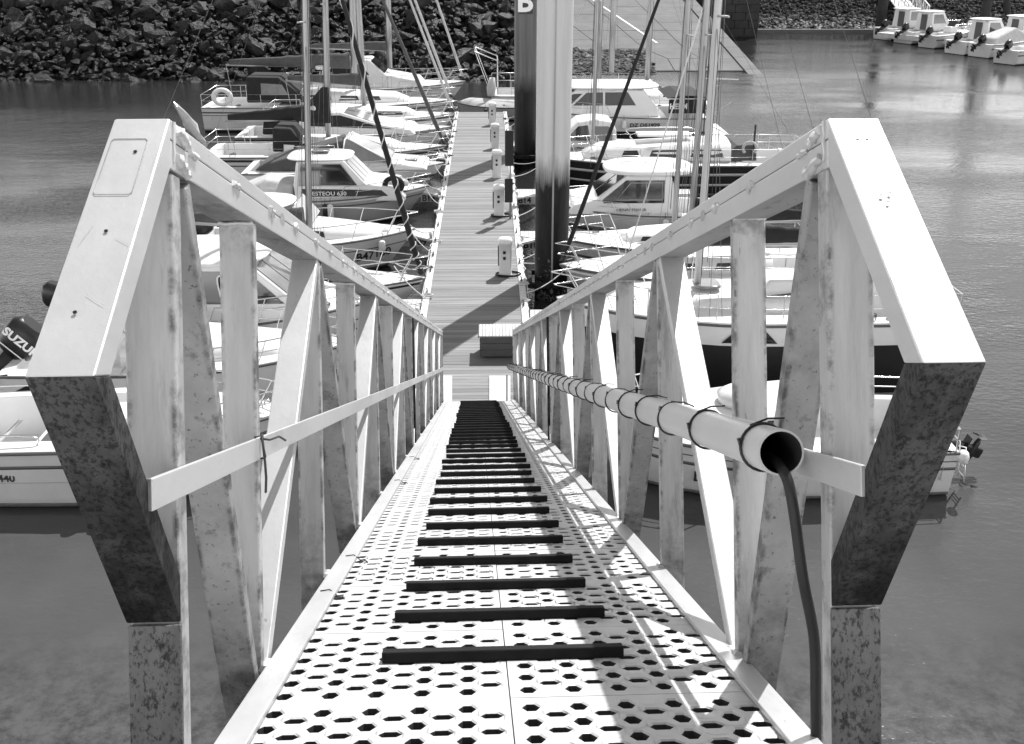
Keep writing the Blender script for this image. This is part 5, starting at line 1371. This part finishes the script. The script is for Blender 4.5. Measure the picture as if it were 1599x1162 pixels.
# 7 small cabin boat
xb = 1.1; L_ = 5.2; H = Hull(L_, 2.2, 1.1, .85, rake=.6)
s7 = boat('small_cabin_boat', 'small white cabin boat with two dark windows between dark yacht and large motor yacht', 'boat', 1, xb, 38.6, L_)
lx = lambda X: L_/2-(X-xb)
hull(s7, H, GEL, stripes=((.5, .56, STRP),), tc=.38, floor=.3, deck=GEL)
W = cabin(s7, [(lx(3.85), .9), (lx(3.8), 1.7), (lx(3.65), 2.05), (lx(3.1), 2.15), (lx(2.4), 2.05), (lx(1.6), 1.25), (lx(1.35), .9)], .9, .7, GEL, bevel=.1)
pane(s7, [(lx(2.85), 1.25), (lx(1.9), 1.25), (lx(2.4), 1.85), (lx(2.75), 1.9)], W, GLASS)
pane(s7, [(lx(3.65), 1.25), (lx(3.0), 1.25), (lx(2.95), 1.85), (lx(3.5), 1.85), (lx(3.65), 1.7)], W, GLASS)
bow_rail(s7, H, .6, .4)
M().tube([(lx(2.5), .2, 2.1), (lx(2.6), .25, 2.7)], .01, 5).build('aerial', FEND, s7)

# 8 big motor yacht with name cloth
xb = .3; L_ = 7.65; H = Hull(L_, 3.2, 1.75, 1.35, rake=1.1, fine=2.2, flare=.86)
s8 = boat('motor_yacht', 'large white motor yacht on the right with white name on dark stern cloth', 'boat', 1, xb, 43.6, L_)
lx = lambda X: L_/2-((X-.9)*.84+.6-xb)
hull(s8, H, GELM, low=NAVY, hsplit=.5, stripes=((.12, .19, GELG),), tc=.22, floor=.7, deck=GEL)
W = cabin(s8, [(lx(7.3), 1.4), (lx(7.15), 1.9), (lx(6.55), 2.62), (lx(3.3), 2.66), (lx(2.1), 1.95), (lx(1.55), 1.75), (lx(1.4), 1.4)], 1.35, 1.02, GEL, bevel=.06)
pane(s8, [(lx(6.15), 1.92), (lx(4.65), 1.92), (lx(4.65), 2.52), (lx(5.75), 2.52)], W, STRP)
pane(s8, [(lx(4.55), 1.92), (lx(3.1), 1.92), (lx(3.75), 2.50), (lx(4.55), 2.52)], W, STRP)
pane(s8, [(lx(2.95), 1.92), (lx(2.15), 1.92), (lx(3.15), 2.46), (lx(3.55), 2.46)], W, GLASS)
front(s8, (lx(2.1), 1.95), (lx(3.3), 2.66), W, GLASS, n=2)
roof(s8, lx(4.85), 2.66, 2.15, 1.25, GEL, .10, .13, e=3.0)
for t_, h_, a_ in ((.63, .72, .16), (.78, .40, .16), (.34, .40, .34)):
    c = H.pos(t_, h_, 1, .012); dx = H.pos(t_+.05, h_, 1, .012)-c; dx.normalize(); up = (H.pos(t_, h_+.1, 1, .012)-H.pos(t_, h_-.1, 1, .012)).normalized()
    ring = superplan(1, 1, 16, 4); M().prism([c+dx*p.x*(a_+.03)+up*p.y*.13 for p in ring], (0, .008, 0)).build('port_rim', STEEL, s8)
    M().prism([c+dx*p.x*a_+up*p.y*.10+Vector((0, .009, 0)) for p in ring], (0, .006, 0)).build('porthole', GLASS, s8)
text(s8, 'DZ D51929', .25, H.pos(.42, .66, 1, .03), (-1, 0, 0), (0, .12, 1), LETD, 'registration', bold=.008)
M().box(-L_/2-.95, -L_/2+.0, -1.25, 1.25, .42, .52).build('swim_platform', GEL, s8, bevel=.04)
q = M().box(-L_/2+.15, -L_/2+1.65, 1.46, 1.50, 1.58, 2.25); q.build('name_cloth', CANV, s8)
text(s8, 'HEIDI', .36, (-L_/2+1.62, 1.508, 1.80), (-1, 0, 0), (0, 0, 1), LETW, bold=.014, squash=.82)
M().prism([(-L_/2+.1, -1.4, 2.27), (-L_/2+1.7, -1.4, 2.27), (-L_/2+1.2, -1.2, 2.45), (-L_/2+.3, -1.2, 2.42)], (0, 2.8, 0)).build('cockpit_cover', CANV, s8)
M().tube([(-L_/2+.9, 0, 2.3), (-L_/2+.9, 0, 3.1)], .05, 6).build('light_mast', LETD, s8)
stern_rail(s8, H, .2, .6); bow_rail(s8, H, .55, .55)
q = M(); q.tube([(-L_/2-.05, 1.2, 1.3), (-L_/2-1.0, 1.2, 2.1)], .02, 6); q.tube([(-L_/2-.05, 1.25, 1.0), (-L_/2-.9, 1.25, .5)], .02, 6); q.tube([(-L_/2, -1.0, 2.3), (-L_/2-.9, -1.0, 2.5), (-L_/2-.7, -1.0, 2.9)], .02, 6)
tag(q.build('davit', STEEL, s8, fixn=False), kind='stuff')
M().obox((-L_/2-.7, .2, 3.0), (.7, 0, .03), (0, .02, 0), (0, 0, .02)).build('aerial', FEND, s8)

# 9, 10 sloops behind whose masts show
for (nm, y, mx, h_, L_) in (('behind the motor yacht roof', 48.0, 3.9, 11.5, 7.6), ('farthest on the right, partly before the slipway', 51.5, 6.6, 10.5, 7.4)):
    xb = 1.4; H = Hull(L_, 2.6, 1.0, .9, rake=.8, fine=2.0)
    b_ = boat('sailing_boat', 'white sloop moored %s, only mast and deck showing' % nm, 'sailing boat', 1, xb, y, L_)
    lx = lambda X: L_/2-(X-xb)
    hull(b_, H, GEL, stripes=((.8, .88, STRP),), tc=.34, floor=.4); trunk(b_, H, lx(6.8), lx(3.2), .85, .42, .95, GELD)
    rig(b_, lx(mx), 1.35, h_, L_, r=.095, jib=(CANVW, .06, .95), bowx=L_/2-.1, bowz=1.0, sternx=-L_/2, spreaders=(.5,))
    bow_rail(b_, H, .76, .5)

# pontoon end: small inflatable tender and an end-moored yacht with davits
e = at(735, 177, z=0)
dg_ = thing('tender', 'small pale covered dinghy lying at the end of the pontoon', 'dinghy', (-1.1, 48.9, 0), YAW)
Hd = Hull(2.9, 1.4, .75, .6, rake=.3)
hull(dg_, Hd, GELG, deck=CANVW, crown=.28)
dg_.rotation_euler = (0, 0, math.pi)
L_ = 9.5; H = Hull(L_, 3.1, 1.05, 1.0, rake=1.0)
ey = thing('moored_yacht', 'white yacht lying across the pontoon end with square steel davit frame', 'sailing boat', (3.6, 50.4-.2, 0), YAW)
q = None
ey.location = (3.75, 50.6, 0)
hull(ey, H, GEL, stripes=((.8, .87, STRP),), tc=.3, floor=.6); trunk(ey, H, -1.8, 2.6, 1.0, .5, 1.03, GEL)
stern_rail(ey, H, .3, .7); life_lines(ey, H, .1, .8, .65, 5)
q = M()
for yy in (-1.0, 1.0):
    q.tube([(-L_/2+.3, yy, 1.0), (-L_/2+.3, yy, 2.55), (-L_/2-.75, yy, 2.95)], .035, 6)
    q.tube([(-L_/2-.72, yy, 2.9), (-L_/2-.05, yy, 1.1)], .018, 5)
q.tube([(-L_/2+.3, -1, 2.55), (-L_/2+.3, 1, 2.55)], .035, 6); q.tube([(-L_/2-.75, -1, 2.95), (-L_/2-.75, 1, 2.95)], .035, 6)
q.build('davit_frame', STEEL, ey, fixn=False)
rig(ey, 1.0, 1.9, 12, L_, r=.1, bowx=L_/2, bowz=1.3, sternx=-L_/2, spreaders=(.4, .7), beam=1.4)
M().loft([superplan(.18, .3, 12, 2.6, -L_/2+.0, -1.2, 1.0), superplan(.22, .32, 12, 2.6, -L_/2+.0, -1.2, 1.35), superplan(.14, .2, 12, 2.6, -L_/2+.05, -1.2, 1.8)]).build('wrapped_motor', CANVW, ey)
M().tube([(-3.1, -.7, 1.0), (-3.1, -.7, 2.35)], .05, 8).build('wind_generator_post', STRP, ey); roof(ey, -3.1, 2.35, .3, .12, FEND, .06, .02, name='wind_vane')
M().tube([(-3.1, .6, 1.0), (-2.4, .6, 3.2)], .018, 5).build('radar_post', STEEL, ey); M().box(-3.0, -2.2, .3, .9, 3.2, 3.5).build('radar_bar', FEND, ey, bevel=.05)

# ---------------- FAR RIGHT MARINA
def far_boat(lab, u, v, L_, B, rz, kind, grp=None, motor=True, cover=False):
    p = at(u, v, z=0); root = thing('moored_motorboat', lab, 'boat', (p.x+math.cos(rz)*(L_/2-.7), p.y+math.sin(rz)*L_/2+.9, 0), rz)
    H = Hull(L_, B, 1.15, .9, rake=.5)
    hull(root, H, GEL if kind != 2 else GELM, stripes=((.62, .72, NAVY if kind == 1 else STRP),), tc=.4, floor=.35, deck=GEL)
    if kind in (0, 1):
        x0 = -L_*.08; W = cabin(root, [(x0-.5, .9), (x0-.45, 2.25), (x0+.75, 2.3), (x0+1.4, 1.4), (x0+2.0, 1.2), (x0+2.1, .9)], B*.38, B*.33, GEL, bevel=.04)
        pane(root, [(x0-.3, 1.45), (x0+1.0, 1.45), (x0+.62, 2.1), (x0-.3, 2.1)], W); front(root, (x0+1.4, 1.4), (x0+.75, 2.3), W, GLASS, n=2)
        M().box(x0-.515, x0-.50, -.3, .3, .95, 2.1).build('cabin_door', STRP, root)
        roof(root, x0+.05, 2.28, 1.0, B*.37, GEL, .06, .05)
    elif kind == 2:
        M().box(-.3, .45, -.35, .35, .35, 1.45).build('console', GEL, root, bevel=.06); M().obox((.15, 0, 1.6), (.15, 0, .2), (0, .33, 0), (-.008, 0, .006)).build('screen', GLASS, root)
    if cover: cabin(root, [(-L_*.45, .9), (-L_*.4, 1.3), (.2, 1.9), (1.6, 1.15), (1.6, .9)], B*.42, B*.2, CANVW, 'boat_cover', bevel=.1)
    if motor: outboard(root, -L_/2-.02, 0, .95, .95, 1.0)
    bow_rail(root, H, .6, .4, lower=False)
    return root
fdat = [('white wheelhouse boat first in the far right row, nearest the dark pile', 1395, 64, 5.6, 2.3, .5, 0),
        ('white wheelhouse boat second in the far right row with tilted motor', 1428, 70, 5.8, 2.3, .45, 1),
        ('low open white boat third in the far right row', 1466, 77, 4.6, 1.9, .5, 2),
        ('white cabin boat with dark door fourth in the far right row', 1512, 87, 5.8, 2.3, .42, 0),
        ('pale boat under a grey cover fifth in the far right row', 1550, 92, 5.4, 2.2, .5, 3),
        ('white boat with black motor sixth in the far right row at the picture edge', 1592, 103, 5.2, 2.1, .5, 2),
        ('small white open boat in the back row, left of the rear dark pile', 1500, 66, 4.8, 2.0, .4, 2),
        ('white cabin boat in the back row at the far right picture edge', 1572, 80, 5.4, 2.2, .4, 1),
        ('white cruiser behind the covered boat in the far right row', 1660, 60, 6.6, 2.6, -2.7, 0)]
for k, (lab, u, v, l, b_, rz, kd) in enumerate(fdat): far_boat(lab, u, v, l, b_, rz, kd, cover=(kd == 3), motor=(k != 6))
a = at(1400, 58, z=.5); b = at(1680, 92, z=.5)
fp = thing('far_pontoon', 'narrow floating walkway behind the row of boats at far right', 'pontoon', (0, 0, 0))
M().bar(a+Vector((0, 2.5, 0)), b+Vector((0, 6, 0)), 2., .35).build('walkway', EDGE, fp)
for k, (u0, v0, u1, v1, w_) in enumerate(((1379, 52, 1379, 0, .85), (1541, 58, 1545, 0, .7), (1590, 48, 1570, 0, .6))):
    p = at(u0, v0, z=0); q_ = Vector((p.x+(0 if k < 2 else -2.6), p.y+1, 11))
    tag(M().tube([p+Vector((0, 1, -3)), q_], w_/2, 16).build('mooring_pile', CONCD, fixn=False), ('dark mooring pile left of the far lattice gangway', 'dark mooring pile behind the far right boats', 'leaning dark pile at the far right')[k], 'pile')
# lattice gangway
lg = thing('lattice_gangway', 'white lattice gangway sloping down to the far right pontoon', 'gangway')
a0, a1 = at(1448, 37, z=1.0), at(1398, -25, fwd=98)
for off in (0, 1.3):
    A, B_ = a0+Vector((-off*1.1, off*.3, 0)), a1+Vector((-off*1.1, off*.3, 0)); up = Vector((0, 0, 1.35))
    q = M(); q.tube([A, B_], .05, 6); q.tube([A+up, B_+up], .05, 6); q.build('chord', LETW, lg, fixn=False)
    q = M(); n = 18
    for k in range(n): q.tube([A.lerp(B_, k/n)+(up if k % 2 else Vector()), A.lerp(B_, (k+1)/n)+(Vector() if k % 2 else up)], .03, 5); q.tube([A.lerp(B_, k/n), A.lerp(B_, k/n)+up], .025, 5)
    q.build('lattice_bars', LETW, lg, fixn=False)
q = M(); q.prism([a0, a1, a1+Vector((-1.4, .4, 0)), a0+Vector((-1.4, .4, 0))], (0, 0, .05)); q.build('deck', EDGE, lg)

# ---------------- mooring lines
rl = random.Random(12)
for i, (rt, nm) in enumerate(((r2_, 'low sports boat with dark side band'), (r2b, 'cabin cruiser with the oval grab rail'), (r3_, 'sloop with the spiral wrapped jib'), (r4_, 'small cuddy boat'), (r5_, 'fishing cruiser with the horseshoe buoy'), (r6_, 'low sports cruiser'), (r7_, 'sloop with the dark sail cover'), (r8_, 'motor cruiser with the long dark window'), (r9_, 'large cruising yacht'), (r11, 'slim bare masted sloop'))):
    yb = rt.location.y+YAW*4; xb = -2.45
    for k, dy in enumerate((-1.1, 1.2)):
        y1 = yb+dy; rope_line('%s white bow line of the %s' % ('near' if k == 0 else 'far', nm), [(xb-.25, yb+(.12 if k else -.12), 1.08), (side_x(-1, y1, -.08), y1, .66)], .013, ROPEW, rl.uniform(.08, .2))
for i, (rt, nm) in enumerate(((s2, 'dark lower hulled boat'), (s3, 'pale sloop with the dark furled jib'), (s4, 'small white sloop'), (s5, 'rounded roof cruiser'), (s6, 'dark hulled yacht'), (s8, 'large motor yacht'))):
    yb = rt.location.y-YAW*4; xb = rt.location.x-3.3
    xb = {0: .95, 1: 1.2, 2: 1.25, 3: .95, 4: 1.05, 5: 1.0}[i]
    for k, dy in enumerate((-1.1, 1.2)):
        y1 = yb+dy; rope_line('%s bow line of the %s' % ('near' if k == 0 else 'far', nm), [(xb+.2, yb+(.12 if k else -.12), 1.1 if i < 5 else 1.6), (side_x(1, y1, -.08), y1, .66)], .013, ROPEW, rl.uniform(.06, .16))

# real boats sit lower than first drawn: overall height factors
for b_, k in ((r5_, .84), (r6_, .86), (r8_, .88), (r9_, .86), (r10, .86), (r7_, .95), (s5, .76), (s6, .92), (s7, .84), (s8, .83)):
    b_.scale = (1, 1, k)
